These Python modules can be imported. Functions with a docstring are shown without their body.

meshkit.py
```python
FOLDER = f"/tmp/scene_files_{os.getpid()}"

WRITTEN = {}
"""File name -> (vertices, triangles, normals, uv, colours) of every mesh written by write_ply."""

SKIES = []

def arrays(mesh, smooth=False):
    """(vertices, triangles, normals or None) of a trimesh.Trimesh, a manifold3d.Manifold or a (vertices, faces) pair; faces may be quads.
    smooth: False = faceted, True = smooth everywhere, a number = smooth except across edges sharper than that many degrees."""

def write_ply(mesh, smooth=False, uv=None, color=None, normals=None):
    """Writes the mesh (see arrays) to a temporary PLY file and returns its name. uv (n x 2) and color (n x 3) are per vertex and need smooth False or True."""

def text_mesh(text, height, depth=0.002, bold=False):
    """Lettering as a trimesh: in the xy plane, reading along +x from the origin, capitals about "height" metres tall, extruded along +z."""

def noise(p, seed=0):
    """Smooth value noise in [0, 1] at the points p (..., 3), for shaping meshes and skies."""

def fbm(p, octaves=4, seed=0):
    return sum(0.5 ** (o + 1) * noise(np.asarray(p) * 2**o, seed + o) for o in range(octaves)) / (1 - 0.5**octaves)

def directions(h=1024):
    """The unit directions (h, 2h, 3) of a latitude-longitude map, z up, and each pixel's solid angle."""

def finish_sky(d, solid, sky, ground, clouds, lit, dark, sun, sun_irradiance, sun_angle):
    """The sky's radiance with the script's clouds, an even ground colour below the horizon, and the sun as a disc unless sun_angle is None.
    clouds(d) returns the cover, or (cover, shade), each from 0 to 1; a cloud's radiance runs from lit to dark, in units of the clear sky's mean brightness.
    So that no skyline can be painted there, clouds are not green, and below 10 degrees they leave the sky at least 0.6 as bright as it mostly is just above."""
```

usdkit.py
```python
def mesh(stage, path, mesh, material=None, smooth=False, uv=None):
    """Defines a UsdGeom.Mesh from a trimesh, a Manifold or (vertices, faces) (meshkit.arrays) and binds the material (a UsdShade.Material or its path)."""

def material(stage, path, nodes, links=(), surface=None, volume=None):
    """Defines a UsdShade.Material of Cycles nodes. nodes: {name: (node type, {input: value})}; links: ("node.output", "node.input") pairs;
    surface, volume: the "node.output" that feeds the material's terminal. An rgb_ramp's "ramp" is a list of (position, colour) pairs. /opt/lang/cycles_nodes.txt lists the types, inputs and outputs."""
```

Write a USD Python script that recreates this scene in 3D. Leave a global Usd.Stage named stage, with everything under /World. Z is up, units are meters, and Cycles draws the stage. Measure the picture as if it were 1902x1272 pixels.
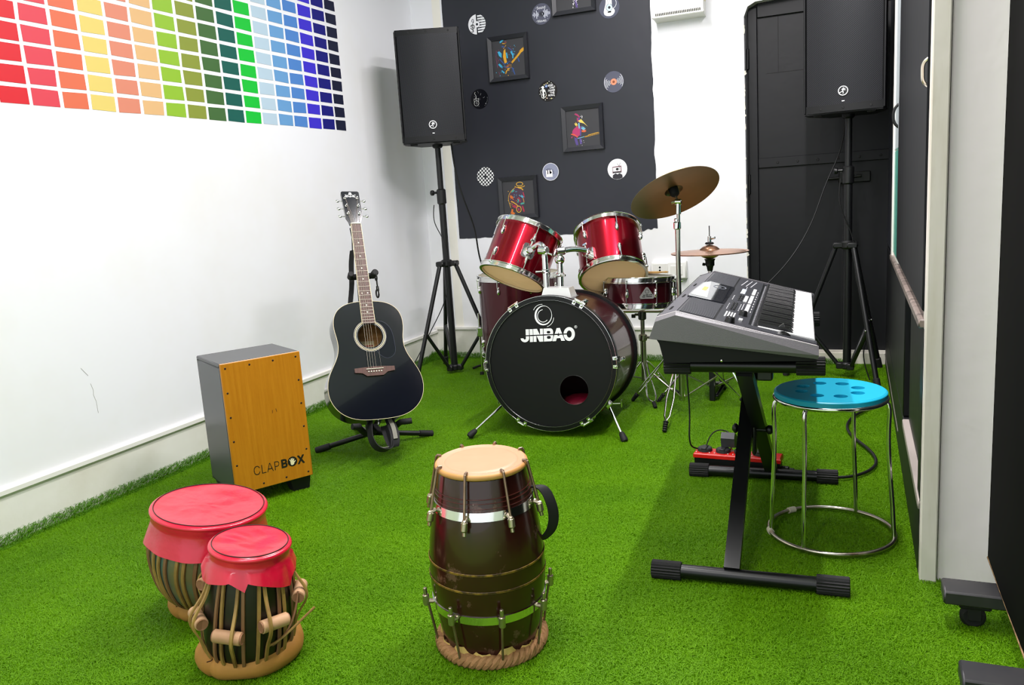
import glob, math, random
import numpy as np, trimesh
from shapely.geometry import Polygon, Point, LineString, box as sbox
from shapely import affinity, union_all, box as vbox
from pxr import Usd, UsdGeom, UsdLux, UsdShade, Gf, Sdf, Vt
import usdkit, meshkit

stage = Usd.Stage.CreateInMemory()
UsdGeom.SetStageUpAxis(stage, 'Z'); UsdGeom.SetStageMetersPerUnit(stage, 1.0)
UsdGeom.Xform.Define(stage, '/World'); UsdGeom.Scope.Define(stage, '/World/Looks')
A = np.array
PI = math.pi

# ------------------------------------------------------------------ camera, sky, lamps, exposure
EXPOSURE = 0.34
YAW, PITCH, ROLL = -0.404790741, -0.175372043, -0.0653575238
EYE = A([0, 0, 1.03])
def camera_rows():
    cy, sy = math.cos(YAW), math.sin(YAW)
    f = A([sy*math.cos(PITCH), cy*math.cos(PITCH), math.sin(PITCH)])
    r = A([cy, -sy, 0.]); u = np.cross(r, f); c, s = math.cos(ROLL), math.sin(ROLL)
    return c*r + s*u, -s*r + c*u, f
cr, cu, cf = camera_rows()
cam = UsdGeom.Camera.Define(stage, '/World/Camera')
cam.AddTransformOp().Set(Gf.Matrix4d(*[float(x) for x in (*cr, 0, *cu, 0, *(-cf), 0, *EYE, 1)]))
cam.CreateHorizontalApertureAttr(36.0); cam.CreateVerticalApertureAttr(36.0*1272/1902)
cam.CreateFocalLengthAttr(36.0*1509.7/1902); cam.CreateClippingRangeAttr(Gf.Vec2f(0.05, 200))
cam.CreateExposureAttr(EXPOSURE)

usdkit.material(stage, '/World/Looks/sky', {'bg': ('background_shader', {'color': (0.93, 0.97, 1.0), 'strength': 1.0})}, surface='bg.background')
dome = UsdLux.DomeLight.Define(stage, '/World/Sky')
dome.CreateIntensityAttr(SKY_I := 0.33); dome.CreateColorAttr(Gf.Vec3f(0.93, 0.97, 1.0))

def rect_light(name, x, y, z, w, h, power, color=(1, 1, 1)):
    l = UsdLux.RectLight.Define(stage, '/World/' + name)
    l.AddTranslateOp().Set(Gf.Vec3d(x, y, z))
    l.CreateWidthAttr(w); l.CreateHeightAttr(h); l.CreateIntensityAttr(power); l.CreateColorAttr(Gf.Vec3f(*color))
ROOM_H = 2.85
LAMPS = [(-0.17, 2.55, 0.035, 1.15, 440.0), (-1.05, 1.45, 0.05, 1.15, 198.0), (-1.15, 3.50, 0.05, 1.15, 140.0), (-0.7, -0.45, 0.05, 1.15, 120.0)]      # tubes on the ceiling: x, y, width, length, power
for k, (x, y, w, h, p) in enumerate(LAMPS):
    rect_light('tube_light_%d' % (k+1), x, y, ROOM_H-0.075, w, h, p, (1.0, 0.955, 0.975))

# ------------------------------------------------------------------ helpers: names, things, parts
used = {}
def numbered(path):
    n = used.get(path, -1) + 1; used[path] = n
    return path if n == 0 else '%s_%03d' % (path, n)
def tag(prim, label=None, cat=None, group=None, kind=None):
    for k, v in (('label', label), ('category', cat), ('group', group), ('kind', kind)):
        if v: prim.SetCustomDataByKey(k, v)
    return prim
def m4(o=(0, 0, 0), X=(1, 0, 0), Y=(0, 1, 0), Z=(0, 0, 1)):
    M = np.eye(4); M[:3, 0], M[:3, 1], M[:3, 2], M[:3, 3] = X, Y, Z, o
    return M
def rotz(a, o=(0, 0, 0)):
    return m4(o, (math.cos(a), math.sin(a), 0), (-math.sin(a), math.cos(a), 0))
def unit(v): v = np.asarray(v, float); return v/np.linalg.norm(v)
def frame(o, Z, up=(0, 0, 1)):
    Z = unit(Z); X = np.cross(up, Z); X = unit(X); return m4(o, X, np.cross(Z, X), Z)
def tm(m, M):
    m = m.copy(); m.apply_transform(M); return m
class Thing:
    """An Xform under /World; parts are given in its own coordinates (or in the room's, world=True)."""
    def __init__(s, name, label=None, cat=None, M=None, group=None, kind=None):
        s.M = np.eye(4) if M is None else (m4(M) if np.ndim(M) == 1 else M)
        s.inv = np.linalg.inv(s.M); s.path = numbered('/World/' + name)
        x = UsdGeom.Xform.Define(stage, s.path); x.AddTransformOp().Set(Gf.Matrix4d(*s.M.T.ravel().tolist()))
        s.prim = tag(x.GetPrim(), label, cat, group, kind)
    def p(s, name, mesh, mat, label=None, parent=None, world=False, smooth=38):
        path = numbered((parent or s.path) + '/' + name)
        if isinstance(mesh, (list, tuple)) : mesh = cat(mesh)
        if world: mesh = tm(mesh, s.inv)
        q = usdkit.mesh(stage, path, mesh, mat, smooth=smooth)
        if label: tag(q.GetPrim(), label)
        return path
def single(name, label, category, mesh, mat, group=None, kind=None, smooth=38):
    path = numbered('/World/' + name)
    if isinstance(mesh, (list, tuple)): mesh = cat(mesh)
    c = mesh.bounds.mean(0); c[2] = mesh.bounds[0][2]
    q = usdkit.mesh(stage, path, tm(mesh, m4(-c)), mat, smooth=smooth)
    q.AddTranslateOp().Set(Gf.Vec3d(*c.tolist()))
    return tag(q.GetPrim(), label, category, group, kind)
def copy_of(src, label, M, group=None):
    base = src.path
    path = numbered(base)
    x = UsdGeom.Xform.Define(stage, path)
    x.GetPrim().GetReferences().AddInternalReference(base); x.GetPrim().SetInstanceable(True)
    x.ClearXformOpOrder(); x.GetPrim().GetAttribute('xformOp:transform').Set(Gf.Matrix4d(*M.T.ravel().tolist())) if x.GetPrim().GetAttribute('xformOp:transform') else None
    x.MakeMatrixXform().Set(Gf.Matrix4d(*M.T.ravel().tolist()))
    tag(x.GetPrim(), label, src.prim.GetCustomDataByKey('category'), group or src.prim.GetCustomDataByKey('group'))
    return path

# ------------------------------------------------------------------ helpers: shapes
def cat(ms): return trimesh.util.concatenate([m for m in ms if m is not None])
def mk(v, f): return trimesh.Trimesh(np.asarray(v, float), np.asarray(f), process=False)
def quads(v, q):
    q = np.asarray(q); return mk(v, np.vstack([q[:, [0, 1, 2]], q[:, [0, 2, 3]]]))
def bx(c, s, b=0.0):
    """box of centre c and size s with chamfer b"""
    s = np.asarray(s, float)/2; c = np.asarray(c, float)
    if b <= 0: return tm(trimesh.creation.box(s*2), m4(c))
    b = min(b, s.min()*0.98); pts = []
    for sx in (-1, 1):
        for sy in (-1, 1):
            for sz in (-1, 1):
                for k in range(3):
                    d = A([b, b, b]); d[k] = 0
                    pts.append(A([sx, sy, sz])*(s-d))
    return tm(trimesh.convex.convex_hull(A(pts)), m4(c))
def b2(lo, hi, b=0.0):
    lo, hi = A(lo, float), A(hi, float); return bx((lo+hi)/2, hi-lo, b)
def ngrid(rows, closed_u=False, closed_v=False):
    """surface through a grid of points (nu, nv, 3)"""
    P = np.asarray(rows, float); nu, nv = P.shape[:2]; q = []
    for i in range(nu if closed_u else nu-1):
        for j in range(nv if closed_v else nv-1):
            a, b = i, (i+1) % nu; c, d = j, (j+1) % nv
            q.append((a*nv+c, b*nv+c, b*nv+d, a*nv+d))
    return quads(P.reshape(-1, 3), q)
def tube(pts, r, n=8, closed=False, cap=True, flat=1.0):
    P = A(pts, float); N = len(P); r = np.broadcast_to(r, (N,)).astype(float)
    T = np.roll(P, -1, 0)-np.roll(P, 1, 0) if closed else np.gradient(P, axis=0)
    T /= np.maximum(np.linalg.norm(T, axis=1, keepdims=True), 1e-12)
    a = A([0, 0, 1.]) if abs(T[0][2]) < 0.9 else A([1., 0, 0]); rows = []
    for i in range(N):
        a = a - T[i]*(a@T[i]); a /= np.linalg.norm(a); b = np.cross(T[i], a)
        t = np.arange(n)/n*2*PI
        rows.append(P[i] + r[i]*(np.cos(t)[:, None]*a*flat + np.sin(t)[:, None]*b))
    m = ngrid(rows, closed, True)
    if cap and not closed:
        v = np.vstack([m.vertices, P[0], P[-1]]); k = len(m.vertices); f = [m.faces]
        f.append([(k, (j+1) % n, j) for j in range(n)]); f.append([(k+1, (N-1)*n+j, (N-1)*n+(j+1) % n) for j in range(n)])
        m = mk(v, np.vstack(f))
    return m
def cyl(p0, p1, r0, r1=None, n=12): return tube([p0, p1], [r0, r0 if r1 is None else r1], n)
def rod(p0, p1, r, n=14, b=None):
    """cylinder with chamfered ends"""
    p0, p1 = A(p0, float), A(p1, float); d = unit(p1-p0); b = r*0.25 if b is None else b
    return tube([p0, p0+d*b*0.999, p1-d*b*0.999, p1], [r-b, r, r, r-b], n)
def lathe(prof, n=40, closed=False, a0=0, a1=2*PI):
    t = a0 + np.arange(n)/n*(a1-a0); p = A(prof, float)
    rows = [np.stack([r*np.cos(t), r*np.sin(t), np.full(n, z)], 1) for r, z in p]
    return ngrid(rows, closed, True)
def torus(R, r, n=48, k=10, z=0): 
    t = np.arange(k)/k*2*PI; return lathe([(R+r*math.cos(a), z+r*math.sin(a)) for a in t], n, True)
def ring(r0, r1, z0, z1, n=56): return lathe([(r0, z0), (r1, z0), (r1, z1), (r0, z1)], n, True)
def sphere(c, r, sub=2): return tm(trimesh.creation.icosphere(sub, r), m4(c))
def ell(c, s, sub=2):
    m = trimesh.creation.icosphere(sub, 1.0); m.apply_scale(s); return tm(m, m4(c))
def ext(poly, z0, z1):
    polys = getattr(poly, 'geoms', [poly])
    out = [trimesh.creation.extrude_polygon(g, z1-z0, engine='earcut') for g in polys if g.area > 1e-9]
    return tm(cat(out), m4((0, 0, z0)))
def disc(r, z0, z1, n=56): return ext(Point(0, 0).buffer(r, quad_segs=n//4), z0, z1)
def rrect(x0, y0, x1, y1, r, n=5): return sbox(x0+r, y0+r, x1-r, y1-r).buffer(r, quad_segs=n)
def hull(pts): return trimesh.convex.convex_hull(A(pts, float))
def spline(pts, n=40, closed=False):
    from scipy.interpolate import CubicSpline
    P = A(pts, float)
    if closed: P = np.vstack([P, P[:1]])
    d = np.r_[0, np.cumsum(np.maximum(np.linalg.norm(np.diff(P, axis=0), axis=1), 1e-6))]
    c = CubicSpline(d, P, bc_type='periodic' if closed else 'natural')
    return c(np.linspace(0, d[-1], n, endpoint=not closed))
def ribbon(path, width_dir, w, th):
    """strap: rectangular section swept along path; width_dir constant"""
    P = A(path, float); T = np.gradient(P, axis=0); T /= np.linalg.norm(T, axis=1, keepdims=True); W = unit(width_dir); rows = []
    for p, t in zip(P, T):
        n = unit(np.cross(t, W)); rows.append([p+W*w/2+n*th/2, p-W*w/2+n*th/2, p-W*w/2-n*th/2, p+W*w/2-n*th/2])
    m = ngrid(rows, False, True); k = len(P)
    return mk(m.vertices, np.vstack([m.faces, [(0, 1, 2), (0, 2, 3)], [((k-1)*4+2, (k-1)*4+1, (k-1)*4), ((k-1)*4+3, (k-1)*4+2, (k-1)*4)]]))
def text2d(s, height, bold=0):
    from PIL import Image, ImageDraw, ImageFont
    font = ImageFont.truetype(glob.glob('/opt/blender-*/*/datafiles/fonts/Inter.woff2')[0], 96)
    x0, y0, x1, y1 = font.getbbox(s, anchor='ls', stroke_width=bold)
    im = Image.new('L', (x1-x0+8, y1-y0+8)); ImageDraw.Draw(im).text((4-x0, 4-y0), s, 255, font, anchor='ls', stroke_width=bold)
    on = np.pad(np.asarray(im) > 127, ((0, 0), (1, 1))).astype(np.int8)
    rws, st = np.nonzero(np.diff(on, axis=1) == 1); en = np.nonzero(np.diff(on, axis=1) == -1)[1]
    sh = union_all(vbox(st, -rws-1, en, -rws)).buffer(0.6).buffer(-0.6).simplify(0.7); k = height/70.0
    return affinity.affine_transform(sh, [k, 0, 0, k, -4*k, (4-y0)*k])
def fit2d(g, x0, y0, x1, y1):
    a, b, c, d = g.bounds; return affinity.translate(affinity.scale(g, (x1-x0)/(c-a), (y1-y0)/(d-b), origin=(a, b)), x0-a, y0-b)
def stroke(pts, w, close=False): return LineString(pts + (pts[:1] if close else [])).buffer(w/2, cap_style=1, quad_segs=2)
def arc(cx, cy, r, a0, a1, n=14, ry=None): return [(cx+r*math.cos(t), cy+(ry or r)*math.sin(t)) for t in np.linspace(math.radians(a0), math.radians(a1), n)]

# ------------------------------------------------------------------ helpers: materials
def lin(h):
    c = A([int(h[i:i+2], 16) for i in (1, 3, 5)])/255.0
    return tuple(np.where(c < 0.04045, c/12.92, ((c+0.055)/1.055)**2.4).tolist())
MATS = {}
def M(name, col, rough=0.5, metal=0.0, noise=None, bump=None, **kw):
    """noise: (scale, second colour, amount, stretch); bump: (scale, strength)"""
    if name in MATS: return MATS[name]
    col = lin(col) if isinstance(col, str) else col
    nodes = {'p': ('principled_bsdf', {'base_color': col, 'roughness': rough, 'metallic': metal, **kw})}; links = []
    if noise or bump: nodes['tc'] = ('texture_coordinate', {})
    if noise:
        sc, c2, lo, hi, stretch = noise; c2 = lin(c2) if isinstance(c2, str) else c2
        nodes['mp'] = ('mapping', {'scale': stretch}); nodes['n'] = ('noise_texture', {'scale': sc, 'detail': 5.0, 'roughness': 0.6})
        nodes['r'] = ('rgb_ramp', {'ramp': [(lo, col), (hi, c2)]})
        links += [('tc.object', 'mp.vector'), ('mp.vector', 'n.vector'), ('n.fac', 'r.fac'), ('r.color', 'p.base_color')]
    if bump:
        nodes['bn'] = ('noise_texture', {'scale': bump[0], 'detail': 4.0}); nodes['b'] = ('bump', {'strength': bump[1], 'distance': 0.01})
        links += [('tc.object', 'bn.vector'), ('bn.fac', 'b.height'), ('b.normal', 'p.normal')]
    MATS[name] = usdkit.material(stage, '/World/Looks/' + name, nodes, links, surface='p.BSDF')
    return MATS[name]
chrome = M('chrome', (0.82, 0.82, 0.80), 0.13, 1.0)
steel = M('worn_steel', (0.55, 0.53, 0.48), 0.24, 1.0)
blackm = M('black_powder_coat', '#0b0c0e', 0.40)
blackp = M('black_plastic', '#0a0b0c', 0.45)
rubber = M('black_rubber', '#070708', 0.7)
whitep = M('white_plastic', '#e9e8e2', 0.4)
whitepaint = M('white_print', '#f1f2f4', 0.6)
darkpaint = M('dark_print', '#121316', 0.6)
cable_m = M('cable_black', '#08080a', 0.5)
# ------------------------------------------------------------------ the room
XL, XR, YB, YP, YF, XE = -2.606, 0.162, 4.80, 2.184, -1.6, 2.3      # left wall, right wall, back wall, pier face, open front, far right wall
wallm = M('white_wall_paint', '#eff0f4', 0.62, noise=(1.3, '#e9e8e5', 0.45, 0.8, (1, 1, 1)), bump=(9, 0.06))
skirtm = M('plaster_skirting', '#e6e5dc', 0.7, noise=(2.2, '#d6d2c2', 0.45, 0.78, (1, 1, 1)), bump=(14, 0.15))
trimm = M('white_batten', '#eceae4', 0.45)
creamm = M('cream_door_frame', '#e2dad2', 0.5, noise=(5, '#ccc2b0', 0.5, 0.85, (3, 3, 0.4)), bump=(20, 0.12))
pierm = M('pier_plaster', '#f0e6ea', 0.6, noise=(2.5, '#ddd4d6', 0.5, 0.9, (2, 1, 0.5)), bump=(18, 0.15))
blackwall = M('black_wall_paint', '#1f222b', 0.5, noise=(2.0, '#262731', 0.35, 0.75, (1, 1, 1)), bump=(10, 0.12))
doorblack = M('black_door_paint', '#0b0c11', 0.48, noise=(1.7, '#08090c', .35, .7, (1, 1, 1)), bump=(12, 0.10), specular_ior_level=.35)
doorslate = M('slate_leaf_paint', '#0b0c11', 0.40, noise=(3.0, '#111217', .4, .75, (6, 6, .35)), bump=(10, .08), specular_ior_level=.18)

def structure(name, label=None): return Thing(name, label, None, kind='structure')
T = structure('floor'); T.p('slab', b2((XL-.1, YF, -.12), (XE+.1, YB+.3, -.004)), M('turf_backing', (.20, .42, .01), 0.9))
T = structure('ceiling'); T.p('slab', b2((XL-.1, YF, ROOM_H), (XE+.1, YB+.3, ROOM_H+.1)), wallm)

# left wall with the painted colour squares
WL = T = structure('wall_left'); T.p('plaster', b2((XL-.12, YF, -.02), (XL, YB+.12, ROOM_H)), wallm)
COLS = [('crimson', '#ee1c2c'), ('coral red', '#f2485a'), ('orange', '#f77a55'), ('pale yellow', '#fbe27c'), ('salmon', '#f3977b'), ('peach', '#f9c98c'),
        ('lime green', '#a0d232'), ('olive green', '#98a63c'), ('forest green', '#47753a'), ('dark teal', '#02665a'), ('bright green', '#02d93c'), ('ice blue', '#cfeafc'),
        ('sky blue', '#76b4ee'), ('cornflower blue', '#5a97e8'), ('violet blue', '#4636ea'), ('navy blue', '#14158a'), ('midnight blue', '#141a3c')]
rs = np.random.RandomState(4)
for i, (cn, hx) in enumerate(COLS):
    m = M('paint_' + cn.replace(' ', '_'), tuple(.74*c for c in lin(hx)), 0.5)
    for j in range(12):
        y0 = 1.930+0.1203*i; z0 = 1.450+0.00045*i*1+0.0694*j
        w = 0.1045 if i < 16 else 0.0915; h = 0.0560-0.00028*i
        e = rs.uniform(-.0018, .0018, 8)
        P = Polygon([(y0+e[0], z0+e[1]), (y0+w+e[2], z0+e[3]), (y0+w+e[4], z0+h+e[5]), (y0+e[6], z0+h+e[7])])
        g = tm(ext(P, 0, .0012), m4((XL, 0, 0), (0, 1, 0), (0, 0, 1), (1, 0, 0)))
        T.p('painted_square', g, m, '%s painted square' % cn, smooth=False)
crk = M('wall_crack', '#9a988f', 0.8)
def wall_line(pts, w, nm='crack'):
    T.p(nm, tm(ext(stroke(pts, w), 0, .0006), m4((XL, 0, 0), (0, 1, 0), (0, 0, 1), (1, 0, 0))), crk, 'thin hairline crack in the plaster', smooth=False)
wall_line([(2.07, .52), (2.085, .50), (2.095, .487)], .0014)
wall_line([(2.10, .455), (2.107, .43), (2.105, .41), (2.112, .385), (2.113, .34)], .0012)
T = structure('baseboard_left'); T.p('skirting', b2((XL, YF, -.01), (XL+.006, YB, .170)), skirtm)
T = structure('trim_1'); T.p('batten', b2((XL, YF, .168), (XL+.018, YB, .191), .004), trimm)

# back wall: white plaster, a black painted field, a recess for the door
OX0, OX1, OZ1, OD = -0.566, 0.176, 1.985, 0.07       # door opening
WB = T = structure('wall_back')
hole = Polygon([(OX0, .066), (OX1, .066), (OX1, OZ1+.03), (OX0+.06, OZ1), (OX0+.02, OZ1-.02), (OX0, OZ1-.07)])
wb = Polygon([(XL-.12, -.02), (XR+.25, -.02), (XR+.25, ROOM_H), (XL-.12, ROOM_H)]).difference(hole)
BW = m4((0, YB, 0), (1, 0, 0), (0, 0, 1), (0, -1, 0))           # wall coordinates: x right, z up, out of the wall
def onwall(g, d0, d1): return tm(ext(g, d0, d1), BW)
T.p('plaster', onwall(wb, -.12, 0), wallm, smooth=False)
rg = np.random.RandomState(2)
def ragged(a, b, n, amp):
    t = np.linspace(0, 1, n); P = A(a)[None]*(1-t[:, None])+A(b)[None]*t[:, None]
    d = unit(A(b)-A(a)); nn = A([-d[1], d[0]]); k = rg.normal(0, amp, n); k[[0, -1]] = 0
    k = np.convolve(k, [.25, .5, .25], 'same'); return (P+nn[None]*k[:, None]).tolist()
E1 = ragged((-2.380, .792), (-1.560, .786), 50, .0022) + ragged((-1.5, .788), (-1.20, .795), 26, .004) + ragged((-1.19, .787), (-1.073, .800), 14, .006)
E2 = ragged((-1.073, .80), (-1.078, ROOM_H-.1), 70, .0035)
E3 = ragged((-2.384, ROOM_H-.1), (-2.380, .80), 40, .0012)
T.p('black_painted_field', onwall(Polygon(E1+E2+E3).buffer(0), 0, .0015), blackwall, 'matt black painted rectangle with a brushy lower edge')
T.p('painted_corner_strip', onwall(sbox(-2.452, .2, -2.396, ROOM_H), 0, .0012), M('ivory_paint', '#f4f1e6', 0.6), 'ivory strip beside the black painted field')
T = structure('trim_2'); T.p('batten', b2((XL, YB-.018, .19), (OX0, YB, .212), .004), trimm)
T = structure('baseboard_back'); T.p('skirting', b2((XL, YB-.006, -.01), (OX0, YB, .192)), skirtm)

# the black door in the back wall
D = T = structure('door_1', 'black painted plank door with a screwed cross rail in the back wall')
DY = YB+OD
T.p('leaf', b2((OX0-.02, DY, .05), (OX1+.02, DY+.03, OZ1+.04)), doorblack)
T.p('sill', b2((OX0, YB-.012, -.01), (OX1, DY+.05, .068), .004), M('concrete_sill', '#d9d5c8', 0.7, noise=(6, '#bdb8a4', .45, .8, (1, 1, 1))), 'pale concrete threshold')
T.p('side_stile', b2((OX0+.012, DY-.014, .066), (OX0+.062, DY+.004, OZ1-.02), .003), doorblack)
T.p('top_rail', b2((OX0+.0625, DY-.0135, OZ1-.075), (OX1, DY+.004, OZ1+.02), .003), doorblack)
T.p('cross_rail', b2((OX0+.062, DY-.012, 1.105), (OX1, DY+.004, 1.160), .003), doorblack)
for k in range(6): T.p('screw', rod((OX0+.165+.105*k, DY-.0145, 1.130), (OX0+.165+.105*k, DY-.011, 1.130), .0075, 10), rubber)
groove = M('door_groove', '#0b0b0d', 0.7)
for x, z0, z1 in ((-.395, 1.62, 1.93), (-.064, .06, 1.105), (-.064, 1.16, 1.62)): T.p('plank_joint', b2((x-.0016, DY-.0012, z0), (x+.0016, DY, z1)), groove)
T.p('plank_joint', b2((-.46, DY-.0012, 1.613), (-.22, DY, 1.6162)), groove)
for z in (1.70, 1.02): T.p('hinge', rod((OX0+.012, DY-.018, z-.055), (OX0+.012, DY-.018, z+.055), .008, 10), blackm, 'knuckle hinge with chipped paint')
boltm = M('bolt_dark_iron', '#1e1f1d', 0.4, 0.6)
T.p('slide_bolt', [rod((-.145, DY-.022, 1.020), (.03, DY-.022, 1.028), .008, 10), b2((-.03, DY-.016, .995), (.075, DY, 1.052), .004), b2((-.085, DY-.034, .992), (-.05, DY, 1.058), .006)], boltm, 'dark iron sliding bolt')
T.p('chipped_paint', onwall(union_all([Polygon([(OX0-.002, z), (OX0+w*.7, z+h*.2), (OX0+w, z+h*.45), (OX0+w*.5, z+h*.7), (OX0+w*.8, z+h*.85), (OX0-.002, z+h)]) for z, w, h in zip(rg.uniform(.35, 1.85, 26), rg.gamma(2, .0022, 26), rg.uniform(.012, .06, 26))]), -.0005, .0012), M('chip_white', '#d9d6c8', .7), 'chips of bare plaster along the door edge')

# right wall: folding black leaf, framed opening, cream jamb, white pier
T = structure('wall_right')
T.p('upper_wall', b2((XR, 4.06, .66), (XR+.12, YB+.12, ROOM_H)), blackwall, 'black painted end of the wall')
T.p('lower_wall', b2((XR+.03, YP+.01, -.02), (XR+.14, YB+.12, .66)), doorblack)
T.p('lintel', b2((XR, YP, 2.35), (XR+.12, 4.06, ROOM_H)), blackwall)
T.p('outer_wall', b2((XE, YF, -.02), (XE+.1, YP, ROOM_H)), wallm, 'white wall to the right of the pier')
T = structure('wall_pier', 'white plastered end of the partition wall'); T.p('plaster', b2((.2005, YP, -.02), (XE, YP+.12, ROOM_H)), pierm)
T = structure('trim_3', 'cream painted jamb with worn edges'); T.p('jamb', b2((XR-.003, YP-.019, -.01), (.1975, YP+.05, ROOM_H), .003), creamm)
W1 = T = structure('window_1', 'narrow white framed window strip with a teal lower pane')
fr = M('window_frame_white', '#e4e1da', 0.45, noise=(4, '#d8c3b2', .5, .8, (1, 1, .3)))
T.p('frame', [b2((XR-.012, 3.985, .66), (XR+.05, 4.055, 2.35), .003), b2((XR-.004, 3.60, .655), (XR+.05, 4.0, .70), .003), b2((XR, 3.60, 2.28), (XR+.05, 4.0, 2.35), .003)], fr)
T.p('pane', b2((XR-.006, 3.60, 1.13), (XR+.024, 3.99, 2.29)), M('frosted_glass', '#dfe9ee', 0.25, transmission_weight=0.0), 'frosted white pane')
T.p('pane', b2((XR-.006, 3.60, .69), (XR+.024, 3.99, 1.12)), M('teal_glass', '#57c2ad', 0.2), 'teal green pane')
D2 = T = structure('door_2', 'black panelled folding door along the right side of the room')
T.p('upper_leaf', b2((XR-.008, 2.215, .690), (XR+.030, 3.62, 2.35), .004), doorslate, 'slate black upper leaf')
railm = M('scuffed_rail', '#8f8078', 0.4, noise=(9, '#3a3532', .4, .7, (1, 3, 1)))
T.p('mid_rail', b2((XR-.016, 2.21, .648), (XR+.03, 4.06, .672), .004), railm, 'scuffed pale edge of the middle rail')
T.p('lower_stile', b2((XR-.004, 3.02, .20), (XR+.03, 4.75, .65), .003), doorblack)
T.p('lower_panel', b2((XR+.012, 2.28, .20), (XR+.03, 2.97, .65), .003), doorblack)
T.p('lower_stile', b2((XR-.004, 2.20, .20), (XR+.03, 2.29, .65), .003), doorblack)
T.p('ledge', b2((XR-.008, 2.205, .178), (XR+.03, 2.97, .205), .003), M('grey_ledge', '#a59c95', 0.45), 'pale grey ledge under the recessed panel')
T.p('bottom_rail', b2((XR-.004, 2.20, .0), (XR+.03, 4.79, .198), .003), doorblack)
T.p('skirting_edge', b2((XR-.007, 3.30, .062), (XR, 4.78, .066)), M('grey_edge', '#6d6a62', .5), 'thin pale edge line')
hp = [(XR-.006, 2.224, 1.290), (XR-.014, 2.226, 1.283), (XR-.018, 2.228, 1.258), (XR-.014, 2.230, 1.236), (XR-.006, 2.232, 1.228)]
T.p('handle', tube(spline(hp, 20), .0042, 8), M('satin_nickel', (.78, .70, .60), .25, 1.0), 'curved satin metal pull handle')
hp = [(XR-.004, 3.70, 1.300), (XR-.016, 3.702, 1.288), (XR-.024, 3.704, 1.255), (XR-.016, 3.706, 1.222), (XR-.004, 3.708, 1.21)]
T.p('handle', tube(spline(hp, 18), .0055, 8), blackp, 'small curved black pull handle')

# lamps on the ceiling above the frame
for k, (x, y, w, h, p) in enumerate(LAMPS):
    L = Thing('ceiling_light', ['slim white tube batten on the ceiling above the keyboard', 'slim white tube batten on the ceiling above the tabla drums', 'slim white tube batten on the ceiling above the drum kit', 'slim white tube batten on the ceiling behind the viewer'][k], 'ceiling light', (x, y, ROOM_H-.07), 'tube battens on the ceiling')
    L.p('housing', bx((0, 0, .040), (.07, h+.06, .06), .008), whitep)
    L.p('end_cap', [bx((0, s*(h/2+.02), .01), (.06, .03, .05), .005) for s in (-1, 1)][:1], whitep); L.p('end_cap', bx((0, h/2+.02, .01), (.06, .03, .05), .005), whitep)

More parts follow.
